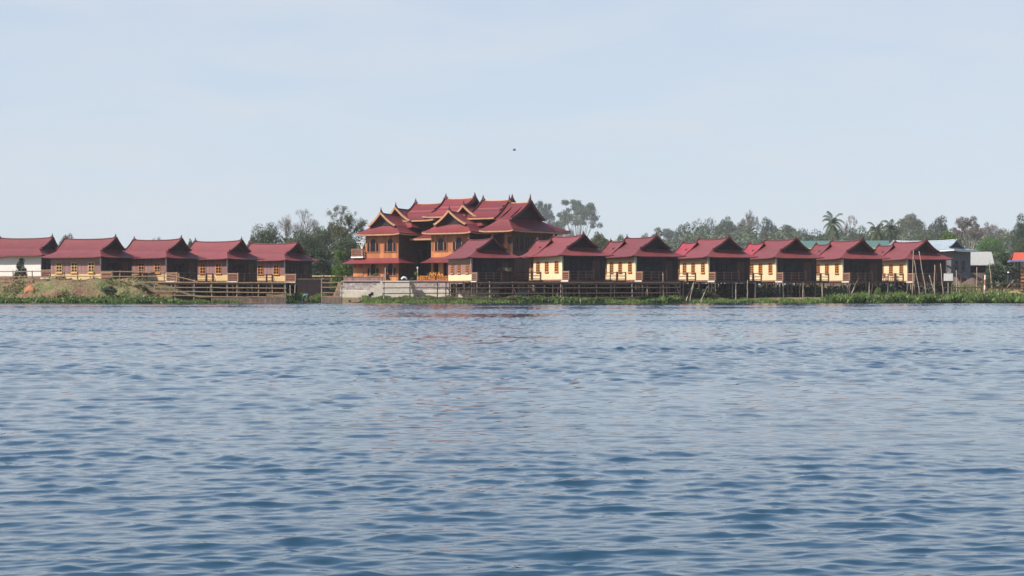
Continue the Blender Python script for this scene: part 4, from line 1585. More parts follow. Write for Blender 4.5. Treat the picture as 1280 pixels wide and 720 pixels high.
def make_tree(kind, seed, leaf, name):
    """unit tree: 10 high; returns an Empty with trunk and crown"""
    r_ = random.Random(seed)
    n_ = np.random.RandomState(seed)
    t = bpy.data.objects.new(name, None)
    COL.objects.link(t)
    tr = MB()
    C, Sz = [], []

    def lobe(c, rad, n, s, shell=0.5):
        n, s = int(n * 2.4), s * 0.64
        d_ = n_.normal(size=(n, 3))
        d_ /= np.linalg.norm(d_, axis=1)[:, None]
        rr_ = (shell + (1 - shell) * n_.uniform(size=n) ** 0.7)[:, None]
        rad_ = np.array(rad)[None, :] * (1 + 0.10 * n_.normal(size=(n, 1)))
        C.append(np.array(c)[None, :] + d_ * rr_ * rad_)
        Sz.append(n_.uniform(0.6, 1.3, n) * s)
    if kind == 'dense':
        tr.tube(limb_pts((0, 0, -0.6), (r_.uniform(-.3, .3), 0, 5.2), 0, 5), [0.30, 0.27, 0.23, 0.19, 0.16, 0.12], 7)
        for i in range(24):
            u = i / 23
            z = 2.6 + 6.5 * u
            w_ = 3.3 * math.sqrt(max(0.04, 1 - ((u - 0.48) / 0.62) ** 2)) * r_.uniform(0.6, 1.0)
            a = i * 2.399 + r_.uniform(-.4, .4)
            c = (w_ * math.cos(a), w_ * math.sin(a), z + r_.uniform(-.4, .4))
            rad = r_.uniform(1.1, 1.9)
            lobe(c, (rad, rad, rad * 0.75), 170, 0.24)
            if i % 2 == 0:
                tr.tube(limb_pts((0, 0, min(5, z * 0.55)), c, 0.3, 4), [0.13, 0.1, 0.08, 0.05, 0.03], 5)
    elif kind == 'dome':
        tr.tube(limb_pts((0, 0, -0.6), (0, 0, 4.2), 0, 4), [0.34, 0.3, 0.25, 0.2, 0.16], 7)
        for i in range(34):
            a = i * 2.399
            u = math.sqrt((i + 0.5) / 34)
            c = (3.9 * u * math.cos(a), 3.9 * u * math.sin(a), 3.2 + 5.6 * math.sqrt(max(0, 1 - u * u)) + r_.uniform(-.4, .3))
            rad = r_.uniform(0.7, 1.2)
            lobe(c, (rad, rad, rad * 0.7), 130, 0.21)
            if i % 3 == 0:
                tr.tube(limb_pts((0, 0, 3.4), c, 0.3, 4), [0.14, 0.1, 0.08, 0.05, 0.03], 5)
    elif kind == 'umbrella':
        lean = r_.uniform(0.5, 1.1) * r_.choice([-1, 1])
        top = Vector((lean, 0, 4.6))
        tr.tube(limb_pts((0, 0, -0.6), top, 0, 5), [0.26, 0.23, 0.2, 0.18, 0.16, 0.14], 7)
        for i in range(19):
            a = i * 2.399 + r_.uniform(-.5, .5)
            u = math.sqrt((i + 0.5) / 19)
            c = Vector((lean * 1.3 + 3.9 * u * math.cos(a), 3.9 * u * math.sin(a), 9.0 - 1.9 * u ** 2.2 + r_.uniform(-.6, .3)))
            tr.tube(limb_pts(top + Vector((0, 0, r_.uniform(-1.4, 0))), c, -0.5, 5), [0.11, 0.09, 0.07, 0.05, 0.04, 0.02], 5)
            for q in range(4):
                cc = c + Vector((r_.uniform(-1.1, 1.1), r_.uniform(-1.1, 1.1), r_.uniform(-.5, .4)))
                rad = r_.uniform(0.5, 1.0)
                lobe(cc, (rad, rad, rad * 0.42), 70, 0.17, 0.3)
    elif kind in ('bare', 'thin'):
        def grow(p, d_, ln, rad, dep):
            q = p + d_ * ln
            tr.tube([p, lerp(p, q, 0.5) + Vector((r_.uniform(-.1, .1), r_.uniform(-.1, .1), 0)) * ln, q], [rad, rad * 0.85, rad * 0.65], 5 if dep < 3 else 3)
            if dep >= 3 and kind == 'thin' or dep == 5:
                lobe(q, (0.45, 0.45, 0.4), 24 if kind == 'thin' else 30, 0.13 if kind == 'thin' else 0.075, 0.1)
            if dep == 5:
                return
            for _ in range(3 if dep in (0, 1, 3) else 2):
                nd = (d_ + Vector((r_.gauss(0, .5), r_.gauss(0, .5), r_.gauss(0.12, .25)))).normalized()
                grow(q, nd, ln * r_.uniform(0.62, 0.86), rad * 0.62, dep + 1)
        grow(Vector((0, 0, -0.6)), Vector((0.05, 0, 1)), 3.2, 0.26, 0)
    elif kind == 'bush':
        for q in range(5):
            a = q * 1.257
            tr.tube([(0, 0, -0.5), (0.7 * math.cos(a), 0.7 * math.sin(a), 3.0), (1.8 * math.cos(a), 1.8 * math.sin(a), 6)], [0.14, 0.1, 0.05], 5)
        for i in range(22):
            a = i * 2.399
            u = math.sqrt((i + 0.5) / 22)
            c = (3.4 * u * math.cos(a), 3.4 * u * math.sin(a), 1.2 + 7.0 * (1 - u ** 1.8) * r_.uniform(0.35, 1.0) + 0.6)
            rad = r_.uniform(0.8, 1.5)
            lobe(c, (rad, rad, rad), 110, 0.34)
    elif kind == 'palm':
        tr.tube(limb_pts((0, 0, -0.6), (0.5, 0, 8.0), 0, 7), [0.20, 0.17, 0.15, 0.14, 0.13, 0.12, 0.12, 0.13], 7)
    tk = tr.build('trunk', 'bark', t, True)
    if kind == 'palm':
        V, Q = [], []
        for i in range(24):
            a = i * 2.399
            el = lerp(1.25, -0.45, (i / 23) ** 0.9)
            L_ = r_.uniform(2.2, 3.0)
            p = Vector((0.5, 0, 8.0))
            pts = []
            e_ = el
            for k in range(9):
                pts.append(p.copy())
                p = p + Vector((math.cos(a) * math.cos(e_), math.sin(a) * math.cos(e_), math.sin(e_))) * (L_ / 8)
                e_ -= 0.17
            side = Vector((-math.sin(a), math.cos(a), 0))
            for k in range(1, 9):
                for h2 in (0.0, 0.5):
                    if k == 8 and h2:
                        continue
                    c = pts[k] if not h2 else lerp(pts[k], pts[k + 1] if k < 8 else pts[k], 0.5)
                    wl = 0.62 * math.sin(math.pi * (k + h2) / 9.2) + 0.12
                    for s in (-1, 1):
                        tip = c + side * s * wl + (pts[k] - pts[k - 1]) * 0.9 - Vector((0, 0, 0.35 * wl + 0.1))
                        dv = (pts[k] - pts[k - 1]).normalized() * 0.075
                        o_ = len(V)
                        V += [tuple(c - dv), tuple(c + dv), tuple(tip + dv * 0.3), tuple(tip - dv * 0.3)]
                        Q.append((o_, o_ + 1, o_ + 2, o_ + 3))
        raw_mesh('crown', np.array(V), np.array(Q), leaf, t)
    else:
        leaf_quads('crown', np.concatenate(C), np.concatenate(Sz), leaf, t, n_)
    return t


UNIT = {'dense': 8.6, 'dome': 9.4, 'umbrella': 9.6, 'bare': 8.0, 'thin': 8.0, 'bush': 8.6, 'palm': 5.2}
PROTO = {}


def tree(px, top_y, wpx, D, kind, leaf, label, name='broadleaf_tree', cat='tree', group='trees behind the lodge and bungalows', var=0, pale=False, base_y=None, rot=None):
    if D > 380:
        D = 380 + (D - 380) * 4.0
    x = wx(px, D)
    z0 = float(tz(x, D)) - 0.1
    if base_y:
        z0 = CAM_Z + (HOR - base_y) / F_PX * D
    H = CAM_Z + (HOR - top_y) / F_PX * D - z0
    key = (kind, var)
    if key not in PROTO:
        PROTO[key] = make_tree(kind, 100 + var * 7 + len(kind), leaf, name)
        t = PROTO[key]
        fresh = True
    else:
        t = copy_tree(PROTO[key])
        fresh = False
    zmax = 0
    for c_ in t.children if not fresh else [c_ for c_ in bpy.data.objects if c_.parent == t]:
        zmax = max(zmax, max(v[2] for v in c_.bound_box))
        if c_.name.startswith('crown'):
            c_.material_slots[0].link = 'OBJECT'
            c_.material_slots[0].material = MATS[leaf]
        if c_.name.startswith('trunk') and pale:
            c_.material_slots[0].link = 'OBJECT'
            c_.material_slots[0].material = MATS['bark_pale']
    if fresh:
        bpy.context.view_layer.update()
        zmax = max(max(v.co.z for v in c_.data.vertices) for c_ in bpy.data.objects if c_.parent == t)
        t['zmax_'] = zmax
    zmax = PROTO[key]['zmax_']
    t.name = name
    w_ = wpx / F_PX * D / UNIT[kind]
    t.location = (x, D, z0)
    t.scale = (w_, w_, H / zmax)
    t.rotation_euler = (0, 0, random.uniform(0, 6.28) if rot is None else rot)
    tag(t, label, cat, group)
    return t


tree(83, 291, 26, 300, 'dense', 'leaf_mid', 'round green tree top between the white-walled bungalow roof and the next roof')
tree(196, 295.5, 16, 330, 'dense', 'leaf_mid', 'small tree top just above the ridge of the second purple-walled bungalow', var=1)
tree(238, 297, 14, 300, 'dome', 'leaf_mid', 'small tree top in the gap between two purple bungalow roofs')
tree(334, 277, 44, 300, 'dense', 'leaf_mid', 'dark green tree directly left of the grey bare tree', var=1)
tree(316, 292, 22, 290, 'dome', 'leaf_olive', 'small olive tree at the left foot of the dark green tree')
tree(371, 260, 62, 330, 'bare', 'leaf_dry', 'grey leafless tree behind the last purple bungalow', name='bare_tree')
tree(354, 266, 48, 345, 'bare', 'leaf_dry', 'leafless grey tree half hidden by the dark green tree', name='bare_tree', var=1)
tree(398, 283, 52, 310, 'dense', 'leaf_mid', 'mid green tree right of the grey bare tree')
tree(424, 256, 64, 330, 'thin', 'leaf_olive', 'tall thin-topped tree left of the lodge', name='sparse_tree')
tree(420, 276, 58, 315, 'dome', 'leaf_olive', 'rounded green tree below the tall thin-topped tree')
tree(434, 291, 44, 280, 'dense', 'leaf_mid', 'green tree touching the left balcony of the lodge', var=1)
tree(398, 304, 62, 268, 'bush', 'leaf_dark', 'low dark tree behind the cream top rail', name='leafy_bush', cat='bush')
tree(366, 296, 48, 285, 'dome', 'leaf_olive', 'olive tree in front of the grey bare trunk')
tree(380, 286, 40, 300, 'dense', 'leaf_mid', 'narrow tree between the grey bare tree and the mid green one', var=1)
tree(426, 312, 34, 236, 'bush', 'leaf_bright', 'bright large-leaved bush left of the lodge balcony', name='leafy_bush', cat='bush', var=1)
tree(678, 249, 38, 640, 'umbrella', 'leaf_dark', 'hazy tree with layered crown touching the lodge right gable', name='rain_tree')
tree(718, 248, 60, 600, 'umbrella', 'leaf_mid', 'tall hazy umbrella-shaped tree right of the lodge', name='rain_tree', var=1)
tree(697, 272, 40, 650, 'thin', 'leaf_dry', 'thin hazy tree filling the space under the two umbrella-shaped crowns', name='sparse_tree', var=1)
tree(748, 288, 40, 380, 'dome', 'leaf_olive', 'olive round tree behind the first cream bungalow ridge')
tree(773, 292, 30, 400, 'dense', 'leaf_olive', 'small olive tree between the first two cream bungalow roofs')
tree(729, 291, 30, 420, 'dense', 'leaf_mid', 'low green tree under the umbrella-shaped tree', var=1)
tree(806, 290, 30, 520, 'dome', 'leaf_mid', 'low hazy tree at the left end of the right-hand treeline')
tree(826, 283, 46, 560, 'umbrella', 'leaf_mid', 'flat-topped spreading tree in the treeline above the second cream bungalow', name='rain_tree', var=2)
tree(853, 277, 36, 540, 'dense', 'leaf_dark', 'narrow dark tree between the flat-topped tree and the rounded crowns')
tree(880, 271, 40, 520, 'dense', 'leaf_mid', 'grey-green tree above the crimson-roofed bungalow ridge', var=1)
tree(908, 269, 48, 510, 'dome', 'leaf_mid', 'broad rounded grey-green tree left of the pale brownish tree')
tree(935, 260, 34, 560, 'thin', 'leaf_dry', 'pale brownish tree, tallest of the treeline middle', name='sparse_tree', var=1)
tree(962, 270, 34, 500, 'dense', 'leaf_dark', 'dark tree right of the pale brownish tree')
tree(985, 279, 46, 490, 'dome', 'leaf_olive', 'rounded olive tree left of the coconut palm', var=1)
tree(1010, 284, 44, 470, 'dense', 'leaf_dark', 'low dark spreading tree at the left foot of the coconut palm', var=1)
tree(1042, 264, 27, 390, 'palm', 'leaf_mid', 'tall coconut palm standing above the treeline', name='coconut_palm', cat='palm')
tree(1030, 292, 48, 430, 'dome', 'leaf_mid', 'green tree below the tall coconut palm')
tree(1066, 268, 26, 540, 'thin', 'leaf_dry', 'thin bare hazy tree right of the tall coconut palm', name='sparse_tree')
tree(1073, 281, 38, 450, 'dense', 'leaf_mid', 'green tree between the tall coconut palm and the palm pair')
tree(1094, 275, 25, 370, 'palm', 'leaf_mid', 'coconut palm of the low pair nearer the tall palm', name='coconut_palm', cat='palm')
tree(1114, 273, 24, 375, 'palm', 'leaf_dark', 'coconut palm of the low pair next to the big olive dome tree', name='coconut_palm', cat='palm')
tree(1098, 290, 48, 440, 'dome', 'leaf_dark', 'dark tree below the low palm pair')
tree(1138, 265, 56, 500, 'dome', 'leaf_olive', 'big dome-shaped olive tree right of the palm pair', var=1)
tree(1172, 268, 40, 450, 'dense', 'leaf_dark', 'dark green tree right of the dome-shaped olive tree')
tree(1155, 285, 40, 430, 'dense', 'leaf_mid', 'mid green tree in front of the dome-shaped olive tree', var=1)
tree(1186, 287, 46, 345, 'dome', 'leaf_bright', 'bright green tree behind the silvery blue roof')
tree(1212, 268, 44, 430, 'umbrella', 'leaf_dry', 'brownish tree with a white trunk above the barn', name='rain_tree', pale=True, var=2)
tree(1198, 284, 44, 470, 'dense', 'leaf_dark', 'dark tree behind the white-trunked tree')
tree(1243, 276, 60, 500, 'thin', 'leaf_dry', 'wide greyish dry tree right of the white-trunked tree', name='sparse_tree', var=1)
tree(1238, 293, 50, 420, 'dome', 'leaf_bright', 'low bright green tree above the barn roof end')
tree(1262, 284, 44, 470, 'dense', 'leaf_olive', 'olive tree behind the low bright green tree', var=1)
tree(1279, 265, 34, 400, 'dense', 'leaf_dark', 'dark tall tree cut off by the right photo edge')
tree(1282, 292, 40, 320, 'dome', 'leaf_mid', 'mid green tree above the orange tin roof')
tree(1254, 314, 54, 241, 'bush', 'leaf_dark', 'small dark tree between the barn and the orange-roofed hut', name='leafy_bush', group=None)
tree(1236, 330, 18, 239, 'bush', 'leaf_mid', 'light green young tree at the left edge of the small dark tree', name='young_tree', group=None)
# understory of the far treeline
nU = 90000
pu = rg.uniform(640, 1330, nU)
Du = rg.uniform(700, 1150, nU)
xu = (pu - 640) / F_PX * Du
topu = (HOR - np.interp(pu, [640, 760, 810, 860, 950, 1010, 1130, 1330], [312, 304, 299, 292, 289, 293, 289, 291])) / F_PX * Du * (0.93 + 0.07 * np.sin(pu * 0.11)) - 2.5 + 3 * wob(xu * 0.06, Du * 0.03) + 2.0 * wob(xu * 0.2, Du * 0.07)
zu = tz(xu, Du) + rg.uniform(0, 1, nU) ** 0.7 * np.maximum(2, topu)
o = leaf_quads('far_undergrowth', np.stack([xu, Du, zu], 1), rg.uniform(0.45, 1.0, nU), ['leaf_dark', 'leaf_mid', 'leaf_olive'], None, rg, midx=rg.choice([0, 1, 1, 2], nU))
tag(o, kind='stuff')
nU = 22000
pu = rg.uniform(-60, 460, nU)
Du = rg.uniform(300, 380, nU)
xu = (pu - 640) / F_PX * Du
zu = tz(xu, Du) + rg.uniform(0, 1, nU) ** 0.7 * np.maximum(1.5, 5.0 + 2.2 * wob(xu * 0.15, Du * 0.1) + 2.5 * sst(300, 330, pu))
o = leaf_quads('far_undergrowth', np.stack([xu, Du, zu], 1), rg.uniform(0.2, 0.45, nU), ['leaf_dark', 'leaf_mid', 'leaf_olive'], None, rg, midx=rg.choice([0, 0, 1, 2], nU))
tag(o, kind='stuff')


nU = 20000
pu = rg.uniform(845, 1190, nU)
Du = rg.uniform(0, 1, nU) * 12 + 213.5 + (pu - 845) * 0.045
xu = (pu - 640) / F_PX * Du
zu = tz(xu, Du) + rg.uniform(0, 1, nU) * np.maximum(0.15, 1.0 + 1.1 * wob(xu * 1.1, Du * 0.8))
o = leaf_quads('weeds', np.stack([xu, Du, zu], 1), rg.uniform(0.10, 0.24, nU), ['leaf_dark', 'leaf_mid', 'leaf_olive'], None, rg, midx=rg.choice([0, 0, 1, 2], nU))
tag(o, kind='stuff')


# small plants near the houses
def plant(px, base_y, top_y, wpx, D, kind, leaf, label, name='shrub', cat='shrub', var=2):
    return tree(px, top_y, wpx, D, kind, leaf, label, name=name, cat=cat, group=None, var=var, base_y=base_y)


plant(26, 352, 321, 17, 216, 'bush', 'leaf_dark', 'dark pointed shrub in front of the white bungalow wall')
plant(137, 372, 357, 26, 205.8, 'bush', 'leaf_dark', 'dark shrub on the mound below the rail fence, nearest its middle')
plant(176, 372, 355, 30, 206.2, 'bush', 'leaf_dark', 'dark shrub on the right shoulder of the mound')
plant(160, 373, 362, 22, 205.4, 'bush', 'leaf_dark', 'low dark shrub between two larger shrubs on the mound')
plant(1098, 376, 359, 14, 212, 'bush', 'grass_green', 'tall weedy plant in the reeds under the last two bungalows')
plant(484, 352, 341, 8, 218.9, 'bush', 'leaf_dark', 'dark potted bush by the lodge steps')
plant(515, 352, 346.5, 7, 218.2, 'dome', 'leaf_bright', 'round pale green bush left of the golden sign')
plant(535, 350, 341, 6, 218.6, 'bush', 'leaf_mid', 'narrow green bush behind the golden sign')
plant(470, 347, 341.5, 11, 219.3, 'dome', 'grass_green', 'yellow-green plant on the parapet under the lodge window')
plant(632, 349, 333, 20, 209.5, 'thin', 'pale_twig', 'pale dry twiggy shrub on the veranda of the purple and cream bungalow', name='dry_shrub', var=2)
plant(520, 352, 339, 7, 218.2, 'palm', 'leaf_bright', 'small leaning palm left of the golden sign', name='young_palm', cat='palm', var=1)
lp = thing('lamp_post', 'thin pale lamp post beside the golden sign', 'lamp post', P(522, 352, 218.0))
m = MB()
m.tube([(0, 0, 0), (0, 0, 1.45)], 0.05, 7)
m.build('pole', 'concrete', lp)
m = MB()
m.tube([(0, 0, 1.45), (0, 0, 1.5), (0, 0, 1.62), (0, 0, 1.68)], [0.06, 0.10, 0.10, 0.03], 8)
m.build('lamp_head', 'white_paint', lp)
fl = thing('flag_pole', 'short pole with a small red flag by the lodge steps', 'flag', P(481.5, 352, 218.6))
m = MB()
m.tube([(0, 0, 0), (0, 0, 1.6)], 0.035, 6)
m.build('pole', 'white_paint', fl)
m = MB()
m.sheet([[Vector((0.04 + 0.35 * q / 4, 0.05 * math.sin(q * 1.4), 1.15 - 0.26 * k / 3 - 0.03 * q)) for q in range(5)] for k in range(4)], 0.012)
m.build('flag', 'red_paint', fl)
bd = thing('cloth_bundle', 'white cloth over a dark blue bundle on the lodge terrace', 'bundle', P(505.3, 351.8, 218.0))
m = MB()
pr = []
vs, fs = [], []
n_, k_ = 14, 7
for i in range(k_):
    for a in range(n_):
        th = 6.2832 * a / n_
        rad = 0.34 * math.cos(0.5 * math.pi * i / k_) ** 0.6 * (1 + 0.12 * math.sin(3 * th + i))
        vs.append((rad * math.cos(th) + 0.1, rad * math.sin(th), 0.42 * math.sin(0.5 * math.pi * i / (k_ - 1))))
fs = [(i * n_ + a, i * n_ + (a + 1) % n_, (i + 1) * n_ + (a + 1) % n_, (i + 1) * n_ + a) for i in range(k_ - 1) for a in range(n_)]
fs.append(tuple(range((k_ - 1) * n_, k_ * n_)))
m.add(vs, fs)
m.build('bundle', 'cloth_navy', bd, True)
m = MB()
m.tube([(-0.3, -0.28, 0.02), (-0.28, -0.3, 0.3), (-0.08, -0.28, 0.47), (0.18, -0.26, 0.42), (0.34, -0.3, 0.22)], [0.09, 0.11, 0.12, 0.11, 0.05], 7)
m.build('cloth', 'cloth_white', bd, True)


# ------------------------------------------------------------------ people
def skin_body(name, joints, edges, m_, parent):
    """continuous skinned surface: joints {key: (pos, radius)}"""
    keys = list(joints)
    me = bpy.data.meshes.new(name)
    me.from_pydata([joints[k_][0] for k_ in keys], [(keys.index(a), keys.index(b)) for a, b in edges], [])
    o = bpy.data.objects.new(name, me)
    COL.objects.link(o)
    md = o.modifiers.new('skin', 'SKIN')
    md.use_smooth_shade = True
    for i, k_ in enumerate(keys):
        sv = me.skin_vertices[0].data[i]
        rr_ = joints[k_][1]
        sv.radius = rr_ if isinstance(rr_, tuple) else (rr_, rr_)
        sv.use_root = (i == 0)
    sb = o.modifiers.new('sub', 'SUBSURF')
    sb.levels = sb.render_levels = 1
    me.materials.append(MATS[m_])
    o.parent = parent
    return o


def head(parent, c, f, s=1.0, hair='hair'):
    """head with nose, ears and hair facing direction f"""
    f = Vector(f).normalized()
    mb = MB()
    c = Vector(c)
    side = f.cross(Vector((0, 0, 1))).normalized()
    upv = side.cross(f)
    n1, n2 = 12, 8

    def ell(mb_, cc, rx, ry, rz, lo=0, hi=n2):
        vs = []
        for i in range(lo, hi + 1):
            ph_ = math.pi * i / n2
            for a in range(n1):
                th = 6.2832 * a / n1
                vs.append(cc + f * rx * math.sin(ph_) * math.cos(th) + side * ry * math.sin(ph_) * math.sin(th) + upv * rz * math.cos(ph_))
        k = hi - lo
        mb_.add(vs, [(i * n1 + a, i * n1 + (a + 1) % n1, (i + 1) * n1 + (a + 1) % n1, (i + 1) * n1 + a) for i in range(k) for a in range(n1)])
    ell(mb, c, 0.095 * s, 0.078 * s, 0.12 * s)
    ell(mb, c + f * 0.10 * s - upv * 0.015 * s, 0.02 * s, 0.014 * s, 0.025 * s)
    for q in (-1, 1):
        ell(mb, c + side * q * 0.08 * s, 0.02 * s, 0.012 * s, 0.03 * s)
    h_ = mb.build('head', 'skin', parent, True)
    e = MB()
    for q in (-1, 1):
        ell(e, c + f * 0.085 * s + side * q * 0.032 * s + upv * 0.012 * s, 0.012 * s, 0.014 * s, 0.009 * s)
    ell(e, c + f * 0.085 * s - upv * 0.055 * s, 0.012 * s, 0.026 * s, 0.007 * s)
    e.build('face_features', 'hair', h_, True)
    hb = MB()
    ell(hb, c - f * 0.018 * s + upv * 0.015 * s, 0.10 * s, 0.088 * s, 0.122 * s, 0, 5)
    hb.build('hair', hair, h_, True)
    return h_


pz = float(tz(wx(381, 204.6), 204.6))
pe = thing('person', 'person in dark clothes and pale blue top bending over the grass at the water', 'person', (wx(380.5, 204.6), 204.6, pz), 0)
J = {'pel': ((-0.12, 0, 0.86), (0.15, 0.16)), 'sp': ((0.02, 0, 1.10), (0.13, 0.15)), 'ch': ((0.24, 0, 1.18), (0.14, 0.17)), 'nk': ((0.42, 0, 1.10), 0.06),
     'hl': ((-0.12, -0.10, 0.80), 0.10), 'kl': ((-0.16, -0.11, 0.45), 0.07), 'al': ((-0.20, -0.11, 0.06), 0.045), 'tl': ((-0.06, -0.12, 0.03), 0.04),
     'hr': ((-0.12, 0.10, 0.80), 0.10), 'kr': ((-0.06, 0.11, 0.45), 0.07), 'ar': ((-0.10, 0.12, 0.06), 0.045), 'tr': ((0.04, 0.13, 0.03), 0.04)}
E = [('pel', 'sp'), ('sp', 'ch'), ('ch', 'nk'), ('pel', 'hl'), ('hl', 'kl'), ('kl', 'al'), ('al', 'tl'), ('pel', 'hr'), ('hr', 'kr'), ('kr', 'ar'), ('ar', 'tr')]
for s, y in (('l', -1), ('r', 1)):
    J['s' + s] = ((0.30, y * 0.19, 1.14), 0.075)
    J['e' + s] = ((0.36, y * 0.22, 0.84), 0.052)
    J['w' + s] = ((0.46, y * 0.17, 0.60), 0.036)
    J['p' + s] = ((0.49, y * 0.16, 0.53), (0.042, 0.028))
    E += [('ch', 's' + s), ('s' + s, 'e' + s), ('e' + s, 'w' + s), ('w' + s, 'p' + s)]
    for q in range(4):
        J['f%d%s' % (q, s)] = ((0.47 + 0.022 * q, y * 0.16, 0.47 - 0.012 * (1.5 - abs(q - 1.5))), 0.009)
        J['g%d%s' % (q, s)] = ((0.475 + 0.024 * q, y * 0.14, 0.43 - 0.012 * (1.5 - abs(q - 1.5))), 0.008)
        E += [('p' + s, 'f%d%s' % (q, s)), ('f%d%s' % (q, s), 'g%d%s' % (q, s))]
    J['t' + s] = ((0.44, y * 0.13, 0.54), 0.010)
    J['u' + s] = ((0.43, y * 0.11, 0.50), 0.009)
    E += [('w' + s, 't' + s), ('t' + s, 'u' + s)]
skin_body('body', J, E, 'cloth_navy', pe)
T = {'a': ((-0.10, 0, 0.92), (0.17, 0.18)), 'b': ((0.02, 0, 1.11), (0.15, 0.17)), 'c': ((0.24, 0, 1.19), (0.16, 0.19)), 'd': ((0.34, 0, 1.15), (0.10, 0.12))}
for s, y in (('l', -1), ('r', 1)):
    T['s' + s] = ((0.30, y * 0.19, 1.14), 0.09)
    T['e' + s] = ((0.355, y * 0.22, 0.88), 0.066)
ET = [('a', 'b'), ('b', 'c'), ('c', 'd'), ('c', 'sl'), ('sl', 'el'), ('c', 'sr'), ('sr', 'er')]
skin_body('shirt', T, ET, 'cloth_teal', pe)
head(pe, (0.52, 0, 1.02), (0.6, 0, -0.75))

x2 = wx(1260, 221)
pe2 = thing('person', 'person in a dark top and white hat behind the field fence', 'person', (x2, 221, CAM_Z + (HOR - 357.5) / F_PX * 221), 0, None, 0.9)
J = {'pel': ((0, 0, 0.90), (0.13, 0.15)), 'sp': ((0, 0, 1.12), (0.11, 0.14)), 'ch': ((0.02, 0, 1.34), (0.12, 0.17)), 'nk': ((0.03, 0, 1.50), 0.055)}
E = [('pel', 'sp'), ('sp', 'ch'), ('ch', 'nk')]
for s, y in (('l', -1), ('r', 1)):
    J.update({'h' + s: ((0, y * 0.10, 0.84), 0.09), 'k' + s: ((0.02, y * 0.10, 0.46), 0.065), 'a' + s: ((-0.02, y * 0.10, 0.07), 0.042), 'o' + s: ((0.12, y * 0.11, 0.03), 0.038),
              's' + s: ((0, y * 0.20, 1.40), 0.065), 'e' + s: ((0.02, y * 0.25, 1.10), 0.048), 'w' + s: ((0.14, y * 0.22, 0.88), 0.034), 'p' + s: ((0.18, y * 0.21, 0.82), (0.04, 0.026))})
    E += [('pel', 'h' + s), ('h' + s, 'k' + s), ('k' + s, 'a' + s), ('a' + s, 'o' + s), ('ch', 's' + s), ('s' + s, 'e' + s), ('e' + s, 'w' + s), ('w' + s, 'p' + s)]
    for q in range(4):
        J['f%d%s' % (q, s)] = ((0.185 + 0.02 * q, y * 0.21, 0.755 - 0.01 * (1.5 - abs(q - 1.5))), 0.009)
        E.append(('p' + s, 'f%d%s' % (q, s)))
    J['t' + s] = ((0.19, y * 0.17, 0.81), 0.010)
    E.append(('w' + s, 't' + s))
skin_body('body', J, E, 'cloth_navy', pe2)
head(pe2, (0.05, 0, 1.64), (1, -0.3, 0))
m = MB()
m.tube([(0.04, 0, 1.68), (0.04, 0, 1.69), (0.04, 0, 1.70), (0.04, 0, 1.80), (0.04, 0, 1.83)], [0.20, 0.21, 0.12, 0.10, 0.02], 12)
m.build('hat', 'cloth_white', pe2, True)

# bird over the lodge
br = thing('bird', 'small dark bird flying high above the lodge roofs', 'bird', P(642.8, 187.8, 130), 0.5, None, 0.6)
m = MB()
m.tube([(-0.20, 0, 0.0), (-0.12, 0, 0.01), (0, 0, 0), (0.12, 0, 0.02), (0.19, 0, 0.03), (0.24, 0, 0.02)], [0.015, 0.04, 0.06, 0.05, 0.035, 0.005], 8)
m.build('body', 'feather', br, True)
for s in (-1, 1):
    m = MB()
    m.sheet([[Vector((lerp(0.09, -0.02, k / 2) - 0.05 * q / 4, s * 0.30 * q / 4, 0.02 + 0.16 * math.sin(q / 4 * 1.8) - 0.004 * k)) for q in range(5)] for k in range(3)], 0.012)
    o = m.build('wing', 'feather', br)
    fix_normals(o)
m = MB()
m.sheet([[Vector((-0.17 - 0.05 * k, lerp(-0.02, 0.02, q / 2) * (1 + k), 0.0)) for q in range(3)] for k in range(3)], 0.01)
m.build('tail', 'feather', br)

# ------------------------------------------------------------------ veranda chairs
def chair(loc, rz, label, m_='brown_wood'):
    t = thing('wooden_chair', label, 'chair', loc, rz, 'wooden chairs on verandas and porches')
    mb = MB()
    mb.box(-0.25, 0.25, -0.25, 0.25, 0.40, 0.46)
    mb.build('seat', m_, t)
    mb = MB()
    for k in range(4):
        mb.box(-0.2 + 0.12 * k, -0.14 + 0.12 * k, 0.20, 0.24, 0.5, 0.92)
    mb.box(-0.25, 0.25, 0.19, 0.25, 0.92, 1.0)
    mb.build('backrest', m_, t)
    for (x, y, h) in ((-.22, -.22, .4), (.22, -.22, .4), (-.22, .22, .95), (.22, .22, .95)):
        mb = MB()
        mb.box(x - 0.025, x + 0.025, y - 0.025, y + 0.025, 0, h)
        mb.build('leg', m_, t)
    for s in (-1, 1):
        mb = MB()
        mb.box(s * 0.25 - 0.03, s * 0.25 + 0.03, -0.25, 0.19, 0.62, 0.66)
        mb.build('armrest', m_, t)
    return t


def on_house(h, x, y, z):
    return Matrix.Translation(h.location) @ Matrix.Rotation(h.rotation_euler.z, 4, 'Z') @ Vector((x, y, z))


for i, lb in enumerate(['first', 'second', 'third', 'fourth', 'fifth', 'last']):
    h = RH[i]
    chair(on_house(h, 0.55, 1.9, FL - 0.005), h.rotation_euler.z + R(90), 'brown wooden chair on the veranda of the %s cream bungalow veranda' % lb)
    if i in (0, 5):
        chair(on_house(h, 0.6, 3.0, FL - 0.005), h.rotation_euler.z + R(60), 'brown wooden chair nearer the door on the veranda of the %s cream bungalow' % lb)
h = RH[5]
for k, (x, lb) in enumerate(((-4.9, 'left of the window on the sunny porch of the last cream bungalow'), (-2.3, 'near the corner of the sunny porch of the last cream bungalow'))):
    chair(on_house(h, x, -0.6, FL - 0.015), h.rotation_euler.z, 'dark wooden chair ' + lb, 'rail_brown')

